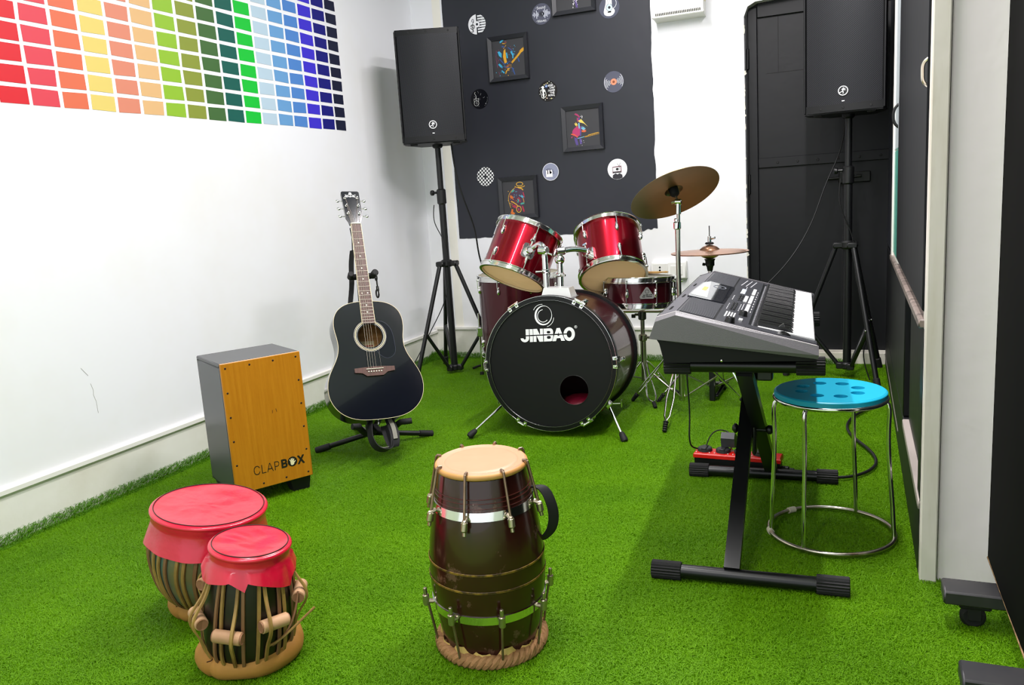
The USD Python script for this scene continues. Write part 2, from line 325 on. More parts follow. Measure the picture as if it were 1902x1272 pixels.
# artificial turf: tiles of blades, closely set; along the wall the edge turns up
def blades(n, sx, sy, h0, h1, w, lean, seed):
    r = np.random.RandomState(int(seed))
    x, y = r.uniform(-sx/2, sx/2, n), r.uniform(-sy/2, sy/2, n); h = r.uniform(h0, h1, n); a = r.uniform(0, 2*PI, n); b = a + r.normal(0, .5, n)+PI/2
    l = r.gamma(2.0, lean/2, n)*h; ww = w*r.uniform(.7, 1.3, n)/2
    ca, sa, cb, sb = np.cos(a), np.sin(a), np.cos(b), np.sin(b); z0 = np.full(n, -.004)
    v = np.stack([np.stack([x-ca*ww, y-sa*ww, z0], 1), np.stack([x+ca*ww, y+sa*ww, z0], 1),
                  np.stack([x+ca*ww*.8+cb*l*.35, y+sa*ww*.8+sb*l*.35, h*.62], 1), np.stack([x-ca*ww*.8+cb*l*.35, y-sa*ww*.8+sb*l*.35, h*.62], 1),
                  np.stack([x+cb*l, y+sb*l, h*np.maximum(.55, 1-.25*(l/h))], 1)], 1)
    k = np.arange(n)[:, None]*5; f = np.concatenate([k+[0, 1, 2], k+[0, 2, 3], k+[3, 2, 4]]); return mk(v.reshape(-1, 3), f)
def turf_material(name, ramp, trans):
    return usdkit.material(stage, '/World/Looks/' + name, {
        'g': ('geometry', {}), 'r': ('rgb_ramp', {'ramp': ramp}), 'd': ('principled_bsdf', {'roughness': 0.5, 'specular_ior_level': 0.25}), 't': ('translucent_bsdf', {}), 'm': ('mix_closure', {'fac': trans}),
        'tc': ('geometry', {}), 'mp': ('mapping', {'scale': (1, 1, 0.0)}), 'n': ('noise_texture', {'scale': 3.2, 'detail': 3.0}), 'nr': ('rgb_ramp', {'ramp': [(.3, (.80, .84, .8)), (.7, (1.12, 1.06, 1.0))]}), 'mu': ('mix_color', {'blend_type': 'multiply', 'fac': 1.0, 'use_clamp': False})},
        [('g.random_per_island', 'r.fac'), ('tc.position', 'mp.vector'), ('mp.vector', 'n.vector'), ('n.fac', 'nr.fac'), ('r.color', 'mu.a'), ('nr.color', 'mu.b'), ('mu.result', 'd.base_color'), ('mu.result', 't.color'), ('d.BSDF', 'm.closure1'), ('t.BSDF', 'm.closure2')], surface='m.closure')
turf = turf_material('turf_blades', [(0, (.17, .40, .003)), (.15, (.33, .64, .004)), (.6, (.48, .82, .008)), (.9, (.66, .92, .05)), (1, (.80, .95, .18))], 0.3)
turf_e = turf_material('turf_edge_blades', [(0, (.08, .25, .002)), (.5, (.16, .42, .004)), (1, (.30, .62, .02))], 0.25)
NX, NY = 12, 18
tx, ty = (XR-XL)/NX, (YB-.55)/NY
pi_path = '/World/artificial_turf'
pi = UsdGeom.PointInstancer.Define(stage, pi_path)
tag(pi.GetPrim(), 'bright green artificial turf covering the whole floor', 'artificial turf', kind='stuff')
protos = []
for s in range(5):
    p = pi_path + '/turf_tile' + ('_%03d' % s if s else '')
    usdkit.mesh(stage, p, blades(9000, tx*1.03, ty*1.03, .005, .0105, .0017, 1.3, 10+s), turf, smooth=False); protos.append(p)
for s in range(3):
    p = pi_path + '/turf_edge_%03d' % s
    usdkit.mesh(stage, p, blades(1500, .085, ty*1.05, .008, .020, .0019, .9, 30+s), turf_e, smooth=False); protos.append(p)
pos, ori, idx = [], [], []; rr = np.random.RandomState(7)
def put(x, y, z, k, yaw=0, tilt=0):
    pos.append(Gf.Vec3f(x, y, z)); q = Gf.Rotation(Gf.Vec3d(0, 1, 0), math.degrees(tilt))*Gf.Rotation(Gf.Vec3d(0, 0, 1), math.degrees(yaw))
    g = q.GetQuat(); ori.append(Gf.Quath(g.GetReal(), *[float(v) for v in g.GetImaginary()])); idx.append(k)
for i in range(NX):
    for j in range(NY): put(XL+tx*(i+.5), .55+ty*(j+.5), 0, rr.randint(5), PI*rr.randint(2))
for i in range(3):
    for j in range(7): put(XR+tx*(i+.5), .55+ty*(j+.5)-.01, 0, rr.randint(5), PI*rr.randint(2))
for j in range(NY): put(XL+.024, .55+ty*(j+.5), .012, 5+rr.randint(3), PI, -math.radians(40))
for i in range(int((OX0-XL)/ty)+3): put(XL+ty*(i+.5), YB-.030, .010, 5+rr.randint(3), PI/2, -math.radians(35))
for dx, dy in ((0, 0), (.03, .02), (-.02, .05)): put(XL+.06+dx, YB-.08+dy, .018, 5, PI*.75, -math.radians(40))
pi.CreatePrototypesRel().SetTargets([Sdf.Path(p) for p in protos]); pi.CreateProtoIndicesAttr(idx); pi.CreatePositionsAttr(pos); pi.CreateOrientationsAttr(ori)
# ------------------------------------------------------------------ things on the back wall
def on_back(x, z, d=0.0018, a=0): 
    R = m4((x, YB-d, z), (math.cos(a), 0, math.sin(a)), (-math.sin(a), 0, math.cos(a)), (0, -1, 0)); return R
art = {}
def ink(hexcol): return M('ink_' + hexcol[1:], hexcol, 0.55)
PX = lambda g, z=.0008, z0=.0: ext(g, z0, z)
cdblack = M('disc_black', '#1c1d24', 0.22); cdgrey = M('disc_clear_grey', '#555768', 0.22)
R_ = .060
def cd(label, x, z, base, edge=True, grp=None):
    T = Thing('compact_disc', label, 'disc', on_back(x, z), 'painted discs on the black wall')
    T.p('disc', ext(Point(0, 0).buffer(R_, quad_segs=14).difference(Point(0, 0).buffer(.0075)), 0, .0014), base)
    T.n = 0
    return T
def prt(T, name, g, hx, lvl=1, label=None): T.p(name, ext(g, .0014, .0014+.0004*lvl), ink(hx), label, smooth=False)
circ = lambda r, x=0, y=0: Point(x, y).buffer(r, quad_segs=10)
D_ = circ(R_*.985)
# half white disc with a treble clef and piano keys
T = cd('disc painted half white with a treble clef and piano keys, highest on the left', -2.150, 2.092, cdblack)
prt(T, 'white_half', D_.intersection(sbox(-.06, -.06, -.004, .06)).union(circ(.018)).difference(circ(.0075)), '#f0f1f5', 1)
clef = union_all([stroke(arc(-.031, -.012, .013, 200, 520), .0045), stroke([(-.031, -.034), (-.029, .0), (-.026, .018)], .0035), stroke(arc(-.027, .022, .006, -60, 200, ry=.011), .0032), stroke(arc(-.032, -.036, .006, -160, 60), .004), stroke(arc(-.030, -.010, .006, 90, 330), .003)])
prt(T, 'treble_clef', clef, '#15161a', 2)
keys = union_all([sbox(.004, y-.0055, .062, y+.0055) for y in np.linspace(-.044, .046, 7)]).intersection(D_).difference(circ(.020))
keys = keys.difference(union_all([sbox(0, y-.003, .030, y+.003) for y in np.linspace(-.0365, .0385, 6)]))
prt(T, 'piano_keys', keys, '#eceef2', 1)
# clear grey disc, sound waves
T = cd('clear grey disc lettered Sound Waves with white bars', -1.727, 2.093, cdgrey)
prt(T, 'lettering', fit2d(text2d('Sound', .01), -.028, .028, .026, .044), '#eceef4'); prt(T, 'lettering', fit2d(text2d('Waves', .01), -.028, -.046, .028, -.031), '#eceef4')
h = [.006, .018, .010, .030, .016, .006, 0, .0, .012, .024, .034, .022, .028, .012, .01]
prt(T, 'wave_bars', union_all([sbox(-.055+.0074*k, -a*.75, -.0505+.0074*k, a*.75) for k, a in enumerate(h) if a]), '#c9ccda')
prt(T, 'hub', circ(.016).difference(circ(.0075)), '#3c3e4b')
prt(T, 'dots', union_all([circ(.0014, .05*math.cos(a), .05*math.sin(a)) for a in (2.3, 2.6, 2.9, 4.0, 5.6)]), '#e4e6ee')
# guitar disc
T = cd('clear grey disc painted with a white guitar body, highest on the right', -1.312, 2.070, cdgrey)
g = Polygon(spline([(-.020, .058), (-.022, .02), (-.030, -.005), (-.030, -.035), (-.005, -.047), (.022, -.040), (.032, -.020), (.020, -.002), (.016, .02), (.016, .058)], 60).tolist()).buffer(0).intersection(D_)
prt(T, 'guitar_body', g.difference(union_all([sbox(-.008, -.01, .006, .06), circ(.020)])), '#f3f4f7'); prt(T, 'sound_hole_ring', circ(.018).difference(circ(.0075)), '#c7dbe6')
prt(T, 'guitar_neck', sbox(-.006, .017, .005, .058), '#e8eaf0'); prt(T, 'bridge', sbox(-.010, -.028, .010, -.021), '#c7dbe6')
prt(T, 'outline', stroke(arc(.012, .02, .030, -70, 40), .0025).intersection(D_), '#f3f4f7')
# black disc with guitar outline
T = cd('black disc with a faint white electric guitar outline and dots', -2.1676, 1.651, M('disc_deep_black', '#0b0c13', .25))
prt(T, 'guitar_outline', union_all([stroke(arc(-.022, -.024, .016, 0, 360), .0022), stroke([(-.036, -.02), (-.038, .004), (-.026, .002), (-.022, .02), (-.032, .036), (-.026, .044)], .0022), stroke([(-.008, -.02), (-.006, .004), (-.014, .002)], .0022), stroke([(-.022, .02), (-.018, -.03)], .0018)]), '#cfd2d0')
rs = np.random.RandomState(3)
prt(T, 'dots', union_all([circ(.0011+.0006*rs.rand(), .053*math.sqrt(rs.rand())*math.cos(a), .053*math.sqrt(rs.rand())*math.sin(a)) for a in rs.uniform(0, 6.28, 16)] + [circ(.0012, .054*math.cos(a), .054*math.sin(a)) for a in np.radians(np.arange(-50, 5, 9))]), '#dfe2e6')
# quotation
T = cd('speckled black disc with a white figure and five lines of lettering', -1.713, 1.650, M('disc_deep_black', '#0b0c13', .25))
for k, (s, x0, x1, y) in enumerate((('MUSIC', .002, .036, .030), ('CAN', .012, .040, .017), ('CHANGE', .002, .046, .002), ('THE', .012, .040, -.012), ('WORLD', .000, .040, -.026))):
    prt(T, 'lettering', fit2d(text2d(s, .01, 3), x0, y-.0052, x1, y+.0055), '#f0f1f4')
prt(T, 'figure', union_all([circ(.0085, -.031, .024), stroke([(-.031, .016), (-.029, -.028)], .009), stroke([(-.050, .004), (-.041, .011), (-.020, .011), (-.014, -.006), (-.012, -.024), (-.020, -.036)], .003), stroke([(-.047, .0), (-.042, -.02), (-.040, -.036), (-.026, -.034)], .003), circ(.007, -.026, .002), circ(.007, -.029, -.018)]), '#eef1ee')
prt(T, 'blue_patch', circ(.010, -.009, .029), '#28407e', 1); prt(T, 'blue_dot', circ(.005, -.009, .029), '#bcd6f2', 2)
pts = [(r*math.cos(a), r*math.sin(a)) for r, a in zip(rs.uniform(.038, .056, 44), rs.uniform(0, 6.28, 44))]
prt(T, 'dots', union_all([circ(.0011+.0014*rs.rand(), *q) for q in pts[:30]]), '#eef0ee'); prt(T, 'yellow_dots', union_all([circ(.0035, *q) for q in ((.0, .046), (.020, -.045), (-.021, .038))]), '#eee8a2'); prt(T, 'tan_dots', union_all([circ(.003, *q) for q in ((-.011, .042), (-.010, -.040), (-.011, -.026))]), '#e3c3a2')
# orange hub
T = cd('dark disc with an orange centre and white sound arcs', -1.304, 1.658, cdgrey)
prt(T, 'orange_hub', circ(.0185).difference(circ(.0075)), '#f2906e'); prt(T, 'hub_centre', circ(.0075), '#8a4a2c')
prt(T, 'sound_arcs', union_all([stroke(arc(0, 0, r, s-a, s+a), .0019) for r, a in ((.023, 24), (.030, 30), (.037, 22), (.044, 32), (.051, 26), (.057, 38)) for s in (6, 188)]).intersection(D_), '#e9eaef')
# chequers
T = cd('black and white chequered disc', -2.1635, 1.175, cdblack)
q = .0118; rot = affinity.rotate(union_all([sbox(i*q-q/2, j*q-q/2, i*q+q/2, j*q+q/2) for i in range(-6, 7) for j in range(-6, 7) if (i+j) % 2 == 0]), -7, origin=(0, 0)).buffer(-.0002)
prt(T, 'white_squares', rot.intersection(D_).difference(circ(.0075)), '#eff0f0')
# piano key disc
T = cd('grey blue disc with three piano keys and curved lettering', -1.7239, 1.1735, cdblack)
prt(T, 'grey_field', circ(.0515), '#8e93ab', 1); prt(T, 'white_rim', circ(.053).difference(circ(.0500)), '#e9eaf0', 2)
prt(T, 'piano_keys', sbox(-.030, -.031, .012, .011).difference(union_all([sbox(-.0205, -.013, -.016, .012), Polygon([(-.006, .012), (.0, .012), (-.001, .003), (.006, .0), (.007, -.007), (-.006, -.014)])])), '#f4f4f6', 2)
prt(T, 'black_keys', union_all([sbox(-.0205, -.013, -.016, .012), Polygon([(-.006, .012), (-.003, .012), (-.001, .003), (.006, .0), (.007, -.007), (-.006, -.014)])]), '#1d2024', 1)
for k, c in enumerate('ROLLING'):
    a = math.radians(128-22*k); g = fit2d(text2d(c, .01, 2), -.003, -.004, .003, .004); g = affinity.translate(affinity.rotate(g, math.degrees(a)-90, origin=(0, 0)), -.008+.027*math.cos(a), -.008+.027*math.sin(a)); prt(T, 'lettering', g, '#20243c', 3)
# television head
T = cd('white disc with a suited figure that has a television for a head', -1.3031, 1.159, M('disc_white', '#f6f7f9', .35))
prt(T, 'suit', union_all([Polygon([(-.031, -.052), (-.029, -.034), (-.012, -.024), (.0, -.031), (.012, -.024), (.028, -.034), (.031, -.052)]), Polygon([(-.032, -.05), (.032, -.05), (.015, -.0585), (-.015, -.0585)])]).intersection(D_), '#2d2b33')
prt(T, 'television', Polygon([(-.030, .014), (.024, .019), (.025, -.020), (-.030, -.023)]).difference(Polygon([(-.027, .010), (.020, .013), (.020, -.012), (-.027, -.013)])), '#6d3a46'); prt(T, 'television_base', sbox(-.027, -.022, .022, -.014), '#3e3a3e', 2)
prt(T, 'aerial', union_all([stroke([(.011, .018), (.0, .032)], .0018), stroke([(.011, .018), (.020, .036)], .0018)]), '#55525a'); prt(T, 'lens', circ(.0068, -.002, .0), '#121214', 2); prt(T, 'dots', union_all([circ(.0022, .012, .008), circ(.0022, .012, -.001)]), '#2a2528', 2)

# framed pictures
framem = M('frame_black', '#25262c', 0.4); paperm = M('picture_black', '#37373b', 0.55)
def picture(label, x, z, w, h, a=0):
    T = Thing('framed_picture', label, 'picture', on_back(x, z, 0.0015, a), 'framed pictures on the black wall'); b = .026
    for P in ([(-w/2, -h/2), (w/2, -h/2), (w/2-b, -h/2+b), (-w/2+b, -h/2+b)], [(w/2, -h/2), (w/2, h/2), (w/2-b, h/2-b), (w/2-b, -h/2+b)], [(w/2, h/2), (-w/2, h/2), (-w/2+b, h/2-b), (w/2-b, h/2-b)], [(-w/2, h/2), (-w/2, -h/2), (-w/2+b, -h/2+b), (-w/2+b, h/2-b)]):
        p = A(P); v = [(*p[0], 0), (*p[1], 0), (*p[2], 0), (*p[3], 0), (*(p[0]*.985), .022), (*(p[1]*.985), .022), (*p[2], .014), (*p[3], .014)]
        T.p('frame_rail', hull(v), framem, smooth=False)
    T.p('picture_sheet', ext(sbox(-w/2+b*.9, -h/2+b*.9, w/2-b*.9, h/2-b*.9), 0, .008), paperm); T.w, T.h = w, h
    return T
def daub(T, name, geoms, hx, lvl=0):
    g = union_all(geoms if isinstance(geoms, list) else [geoms]).buffer(0); T.p(name, ext(g, .008, .0084+.0003*lvl), ink(hx), smooth=False)
def splat(pts, w=.004):
    if w < .006: return stroke(pts, w*.8)
    P = A(pts); d = unit(P[-1]-P[0]); n_ = A([-d[1], d[0]])      # a broken brush stroke: a core with split, slightly fanned bristles
    return union_all([stroke((P+n_*w*o+d*w*q).tolist(), w*f) for o, q, f in ((0, 0, .34), (.30, .25, .16), (-.30, -.2, .18), (.45, -.3, .10), (-.46, .35, .09))])
rs = np.random.RandomState(11)
def flecks(cx, cy, sx, sy, n, r0=.0012, r1=.003): return [circ(rs.uniform(r0, r1), rs.normal(cx, sx), rs.normal(cy, sy)) for _ in range(n)]
T = picture('framed picture of a guitarist in blue and gold paint strokes', -1.952, 1.870, .262, .268)
daub(T, 'gold_strokes', [Polygon([(-.030, .045), (-.018, .055), (-.016, .0), (-.012, -.025), (-.028, -.030), (-.036, .01)]), splat([(.02, -.03), (.06, .005), (.085, .03)], .012), splat([(.080, .026), (.100, .042)], .018), splat([(-.035, .088), (-.020, .085), (-.010, .092)], .006), splat([(-.03, .056), (-.012, .075)], .004), splat([(-.025, -.09), (-.018, -.075), (.0, -.06), (.015, -.055)], .007)]+flecks(.0, -.065, .018, .014, 14), '#e0a528', 1)
daub(T, 'sky_blue_strokes', [Polygon([(-.070, .042), (-.058, .045), (-.044, .03), (-.046, .005), (-.062, .018)]), splat([(-.066, -.03), (-.048, -.048)], .012), splat([(.018, .035), (.030, .012)], .010), splat([(.03, .02), (.028, -.005)], .007), splat([(-.05, -.07), (-.034, -.084)], .008), splat([(-.05, .095), (-.03, .108)], .010), splat([(-.012, .03), (-.008, .0)], .009)]+flecks(-.05, -.055, .02, .02, 12)+flecks(.03, .03, .014, .02, 10), '#3fb0dc', 2)
daub(T, 'deep_blue_strokes', [splat([(.0, .06), (.02, .045), (.03, .02)], .006), splat([(-.06, .0), (-.03, -.035), (.01, -.02)], .006), splat([(-.035, -.05), (.02, -.06), (.035, -.10)], .006), splat([(-.04, .07), (-.02, .065)], .008), splat([(.06, -.005), (.068, -.03)], .006)]+flecks(.03, -.09, .006, .012, 8), '#35589c', 1)
daub(T, 'plum_strokes', [splat([(-.078, .05), (-.082, .0), (-.076, -.05)], .003), splat([(-.07, -.075), (-.062, -.1)], .003), splat([(-.02, .088), (-.012, .096)], .010)]+flecks(-.07, -.02, .01, .04, 14)+flecks(.02, .045, .01, .02, 8), '#7c3d60', 1)
daub(T, 'brown_strokes', [splat([(-.022, -.055), (.005, -.04)], .014)], '#93532e', 0)
T = picture('framed picture cut by the top of the view with violet paint flecks', -1.5215, 2.197, .264, .266)
daub(T, 'violet_strokes', [splat([(.008, .05), (.010, -.05), (.018, -.10)], .012), splat([(.0, .09), (.008, .04)], .02)], '#5c4a8c'); daub(T, 'white_flecks', flecks(-.002, -.06, .004, .03, 18)+flecks(.016, -.07, .004, .02, 10), '#e6e2e8', 1)
T = picture('framed picture of a long beaked bird head over a red and blue drum', -1.502, 1.4145, .258, .266, .008)
daub(T, 'magenta_strokes', [splat([(-.045, .085), (-.030, .078), (-.018, .065)], .010), splat([(-.03, .06), (-.026, .04)], .012), Polygon(spline([(-.068, -.02), (-.05, .005), (-.02, .014), (-.012, -.02), (-.03, -.045), (-.06, -.04)], 30, True).tolist())]+flecks(-.06, -.045, .012, .006, 12), '#b4356a')
daub(T, 'violet_strokes', [splat([(-.022, .06), (-.016, .03)], .010), splat([(-.012, .01), (-.018, -.045)], .008), splat([(-.05, -.055), (-.04, -.095)], .016), splat([(-.02, -.06), (-.016, -.09)], .014)], '#5b4a92', 1)
daub(T, 'yellow_strokes', [Polygon([(-.028, .044), (-.008, .052), (.016, .022), (.030, .005), (.008, .025), (-.018, .034)]), splat([(-.046, .03), (-.036, .018)], .014)], '#ecd160', 2)
daub(T, 'sky_blue_strokes', [splat([(-.006, .002), (.010, -.008)], .016), splat([(-.036, -.058), (.004, -.052)], .004), splat([(-.024, .03), (-.022, .0)], .008)], '#7cc4e0', 3)
daub(T, 'orange_strokes', [splat([(-.006, -.018), (.016, -.018)], .014), splat([(-.075, -.03), (-.055, -.035), (-.036, -.05)], .007)], '#ea6a3c', 2); daub(T, 'gold_strokes', [splat([(.006, -.052), (.05, -.043), (.098, -.035)], .0035), splat([(.01, -.055), (.098, -.042)], .0028), splat([(.03, -.043), (.09, -.034)], .0025)], '#cf9d30', 1)
daub(T, 'white_flecks', flecks(-.004, .066, .006, .005, 10, .0008, .0022)+flecks(-.008, -.08, .006, .016, 8, .0008, .0018), '#e8e6ee', 3)
T = picture('framed picture of a stooped saxophonist in a hat in rainbow paint strokes', -1.9425, 1.031, .262, .26, .006)
body = Polygon(spline([(-.055, .035), (-.02, .062), (.02, .05), (.042, .01), (.040, -.025), (.018, -.06), (-.03, -.065), (-.055, -.03), (-.064, .0)], 40, True).tolist())
daub(T, 'plum_strokes', [body], '#4a3348')
daub(T, 'gold_strokes', [stroke(arc(.012, .082, .022, 0, 360, ry=.012), .004), stroke(arc(.012, .070, .032, 180, 360, ry=.008), .004), splat([(.0, .062), (.022, .055), (.032, .045)], .008), stroke(spline([(-.02, .062), (-.055, .035), (-.070, .0), (-.066, -.03), (-.058, -.06)], 14).tolist(), .0026), stroke(arc(-.004, -.072, .016, 0, 360, ry=.020), .004), splat([(-.05, -.02), (-.02, -.04), (-.005, -.055)], .006), splat([(.03, -.005), (.034, -.03)], .004)]+flecks(-.06, -.01, .005, .025, 10), '#e0ae3c', 3)
daub(T, 'orange_strokes', [splat([(-.055, .01), (-.04, .0)], .016), splat([(-.058, -.09), (-.036, -.098)], .014), splat([(-.048, -.07), (-.05, -.088)], .012)]+flecks(-.03, -.02, .02, .02, 14), '#e2762c', 2)
daub(T, 'teal_strokes', [splat([(-.045, .038), (-.028, .048)], .012), splat([(.0, -.01), (-.008, -.03)], .008), splat([(.012, -.04), (.034, -.036)], .010)], '#4fae9c', 2); daub(T, 'sky_blue_strokes', [splat([(.018, .01), (.03, .0)], .012)]+flecks(-.005, .03, .012, .012, 10), '#5cb8d4', 3)
daub(T, 'crimson_strokes', [splat([(-.042, -.05), (-.018, -.058)], .016), splat([(.022, -.055), (.030, -.088)], .010), splat([(.0, .0), (.008, -.025)], .008), splat([(-.004, -.07), (-.006, -.08)], .014), splat([(.032, .03), (.038, .0)], .006)], '#b5354c', 2)

# electrical box high on the wall, socket plate low on it
T = Thing('electrical_box', 'white wall mounted electrical box with a slotted lower edge and yellow sticker', 'electrical box', (-.905, YB, 1.945))
bxm = M('box_white', '#eeeee6', 0.35)
prof = [(0, 0), (-.085, .012), (-.092, .040), (-.092, .27), (0, .27)]
body = tm(ext(Polygon(prof), -.138, .138), m4((0, 0, 0), (0, 1, 0), (0, 0, 1), (1, 0, 0)))
T.p('casing', body, bxm)
T.p('lip', b2((-.142, -.096, .008), (.142, -.062, .020), .004), bxm)
for k in range(26): T.p('vent_slot', b2((-.122+.0096*k, -.0945, .022), (-.1178+.0096*k, -.086, .034)), M('slot_dark', '#3a3934', .7))
T.p('sticker', ext(rrect(.035, .085, .10, .118, .014), 0, .001).apply_transform(m4((0, -.0922, 0), (1, 0, 0), (0, 0, 1), (0, -1, 0))), M('sticker_yellow', '#f1c35c', .5), 'yellow rating sticker')
T.p('sticker_corner', ext(Polygon([(.072, .118), (.10, .118), (.10, .102)]), 0, .0014).apply_transform(m4((0, -.0922, 0), (1, 0, 0), (0, 0, 1), (0, -1, 0))), M('sticker_grey', '#4a4d52', .5))
T.p('side_tag', b2((.1385, -.07, .075), (.1395, -.02, .27)), M('tag_yellow', '#e8dc9a', .5), 'pale yellow tag on the side')
T = Thing('wall_socket', 'white switch socket plate on the back wall behind the snare drum', 'socket', (-1.01, YB, .50))
T.p('mount_box', b2((-.105, -.034, .0), (.105, 0, .105), .005), whitep); T.p('face_plate', b2((-.100, -.040, .005), (.100, -.032, .100), .003), M('plate_white', '#f4f3ef', .3))
T.p('socket_insert', b2((-.092, -.043, .012), (-.002, -.038, .094), .002), whitep); T.p('switch_rocker', b2((.012, -.044, .025), (.044, -.038, .080), .002), whitep); T.p('switch_rocker', b2((.050, -.044, .025), (.082, -.038, .080), .002), whitep)
T.p('socket_hole', [rod((-.050, -.0440, .072), (-.050, -.042, .072), .006, 10), rod((-.050, -.0440, .054), (-.050, -.042, .054), .006, 10)], rubber)
# ------------------------------------------------------------------ loudspeakers and their stands
spk = M('speaker_cabinet', '#090a0d', 0.5, bump=(500, .03), specular_ior_level=.35)
def grille_mat():
    return usdkit.material(stage, '/World/Looks/perforated_grille', {
        'tc': ('texture_coordinate', {}), 'mp': ('mapping', {'rotation': (0, PI/4, 0), 'scale': (1, 0, 1)}), 'v': ('voronoi_texture', {'scale': 165.0, 'randomness': 0.0, 'feature': 'f1'}),
        'r': ('rgb_ramp', {'ramp': [(.30, (.004, .004, .006)), (.42, (.013, .0135, .018))]}), 'ro': ('rgb_ramp', {'ramp': [(.3, (.9, .9, .9)), (.42, (.38, .38, .38))]}), 'p': ('principled_bsdf', {'metallic': 0.25})},
        [('tc.object', 'mp.vector'), ('mp.vector', 'v.vector'), ('v.distance', 'r.fac'), ('v.distance', 'ro.fac'), ('r.color', 'p.base_color'), ('ro.color', 'p.roughness')], surface='p.BSDF')
grm = grille_mat()
SH, SW, SD = .614, .352, .31
def make_speaker(label, M_):
    T = Thing('loudspeaker', label, 'loudspeaker', M_, 'loudspeakers on tripod stands')          # local: x right, y back, z up; origin bottom centre on the pole
    plan = Polygon([(-SW/2, -SD/2), (SW/2, -SD/2), (SW/2, -SD/2+.11), (SW*.30, SD/2), (-SW*.30, SD/2), (-SW/2, -SD/2+.11)]).buffer(-.012).buffer(.012, quad_segs=4)
    T.p('cabinet', ext(plan, 0.008, SH-.008), spk)
    T.p('top_cap', ext(plan.buffer(.003), SH-.010, SH), spk); T.p('bottom_cap', ext(plan.buffer(.003), 0, .010), spk)
    yf = -SD/2
    xs = np.linspace(-SW/2+.010, SW/2-.010, 25); g = [[(x, yf-.004-.020*(1-(2*x/SW)**2), z) for z in (.040, .36, SH-.032)] for x in xs]
    back = [[(x, yf+.004, z) for z in (.040, .36, SH-.032)] for x in xs]
    gm = cat([ngrid(g), ngrid(back)] + [ngrid([[g[i][k], back[i][k]] for i in range(25)]) for k in (0, 2)])
    T.p('grille', gm, grm, 'perforated black grille')
    for nm, z0, z1 in (('lower_bar', .006, .042), ('upper_bar', SH-.034, SH-.004)):
        P = Polygon([(x, yf-.003-.021*(1-(2*x/SW)**2)) for x in np.linspace(-SW/2+.004, SW/2-.004, 15)] + [(SW/2-.004, yf+.01), (-SW/2+.004, yf+.01)])
        T.p(nm, ext(P, z0, z1), spk)
        for x in (-.10, 0.0, .12): T.p('screw', rod((x, yf-.0045-.021*(1-(2*x/SW)**2), z0+.016), (x, yf+.002, z0+.016), .006, 10), rubber)
    for s in (-1, 1): T.p('side_bead', b2((s*SW/2-.005, yf-.010, .008), (s*SW/2+.005, yf+.012, SH-.008), .003), spk)
    L = m4((0, yf-.025, .098), (1, 0, 0), (0, 0, 1), (0, -1, 0))
    T.p('badge', tm(disc(.0235, 0, .004, 32), L), darkpaint, 'round badge')
    T.p('badge_ring', tm(ring(.0185, .0225, .003, .0055, 32), L), whitepaint, 'white ring of the badge')
    run = union_all([stroke([(-.015, -.008), (-.008, -.005), (-.003, -.003), (-.002, .003), (.001, .008)], .0035), stroke([(-.001, -.001), (.001, -.006), (.0, -.012)], .0036), stroke([(-.006, .006), (-.001, .009), (.004, .006), (.009, .010)], .003), stroke([(.002, .003), (.010, .003)], .003), circ(.0028, .001, .0118)])
    T.p('badge_emblem', tm(ext(run, .003, .0055), L), whitepaint, 'white running figure emblem')
    T.p('indicator', tm(ext(sbox(-.006, -.0025, .006, .0025), -.002, .003), m4((0, yf-.024, .052), (1, 0, 0), (0, 0, 1), (0, -1, 0))), whitepaint, 'small white indicator')
    T.p('pole_cup', rod((0, 0, -.02), (0, 0, .01), .030), spk)
    for x in (-.12, .12): T.p('rubber_foot', b2((x-.02, yf+.012, -.008), (x+.02, yf+.045, .004), .003), rubber)
    return T
def spk_matrix(o, face): 
    y = -unit(A([face[0], face[1], 0])); return m4(o, (y[1], -y[0], 0), y, (0, 0, 1))
SPL = spk_matrix((-2.247, 4.334, 1.364), (.38, -.92)); SPR = spk_matrix((-.035, 4.45, 1.328), (-.12, -.99))
s1 = make_speaker('black loudspeaker on a tripod pole against the white left wall', SPL)
copy_of(s1, 'black loudspeaker on a tripod pole in front of the black door', SPR)
def make_stand(label, M_, top, hub, col, legs, R, zb):
    T = Thing('speaker_stand', label, 'speaker stand', M_, 'tripod speaker stands')
    T.p('pole', rod((0, 0, zb), (0, 0, col), .0200, 16), blackm); T.p('inner_pole', rod((0, 0, col-.02), (0, 0, top), .0165, 16), blackm)
    T.p('height_collar', rod((0, 0, col-.055), (0, 0, col+.035), .0270, 16), blackp); T.p('clamp_knob', [rod((-.025, 0, col+.015), (-.055, 0, col+.015), .007, 8), rod((-.048, 0, col+.015), (-.068, 0, col+.015), .016, 10)], blackp)
    T.p('hub', [rod((0, 0, hub-.02), (0, 0, hub+.022), .036, 16)]+[bx((.045*math.cos(a), .045*math.sin(a), hub), (.05, .05, .03), .006) for a in legs], blackp)
    T.p('lower_hub', [rod((0, 0, zb), (0, 0, zb+.036), .030, 16)]+[bx((.034*math.cos(a), .034*math.sin(a), zb+.018), (.036, .036, .032), .004) for a in legs], blackp)
    for a in legs:
        c, s = math.cos(a), math.sin(a); h = A([c*.055, s*.055, hub-.005]); f = A([c*R, s*R, .014]); mid = h+(f-h)*.60
        g = T.p('leg', rod(h, f, .0125, 12), blackm); T.p('rubber_foot', rod(f-unit(f-h)*.05, f+unit(f-h)*.012, .0165, 12), rubber, parent=g)
        T.p('brace', rod((c*.040, s*.040, zb+.018), mid, .0105, 10), blackm)
        T.p('rivet', sphere(mid+A([s*.011, -c*.011, 0])-A([0, .011, 0]), .005, 1), chrome)
    return T
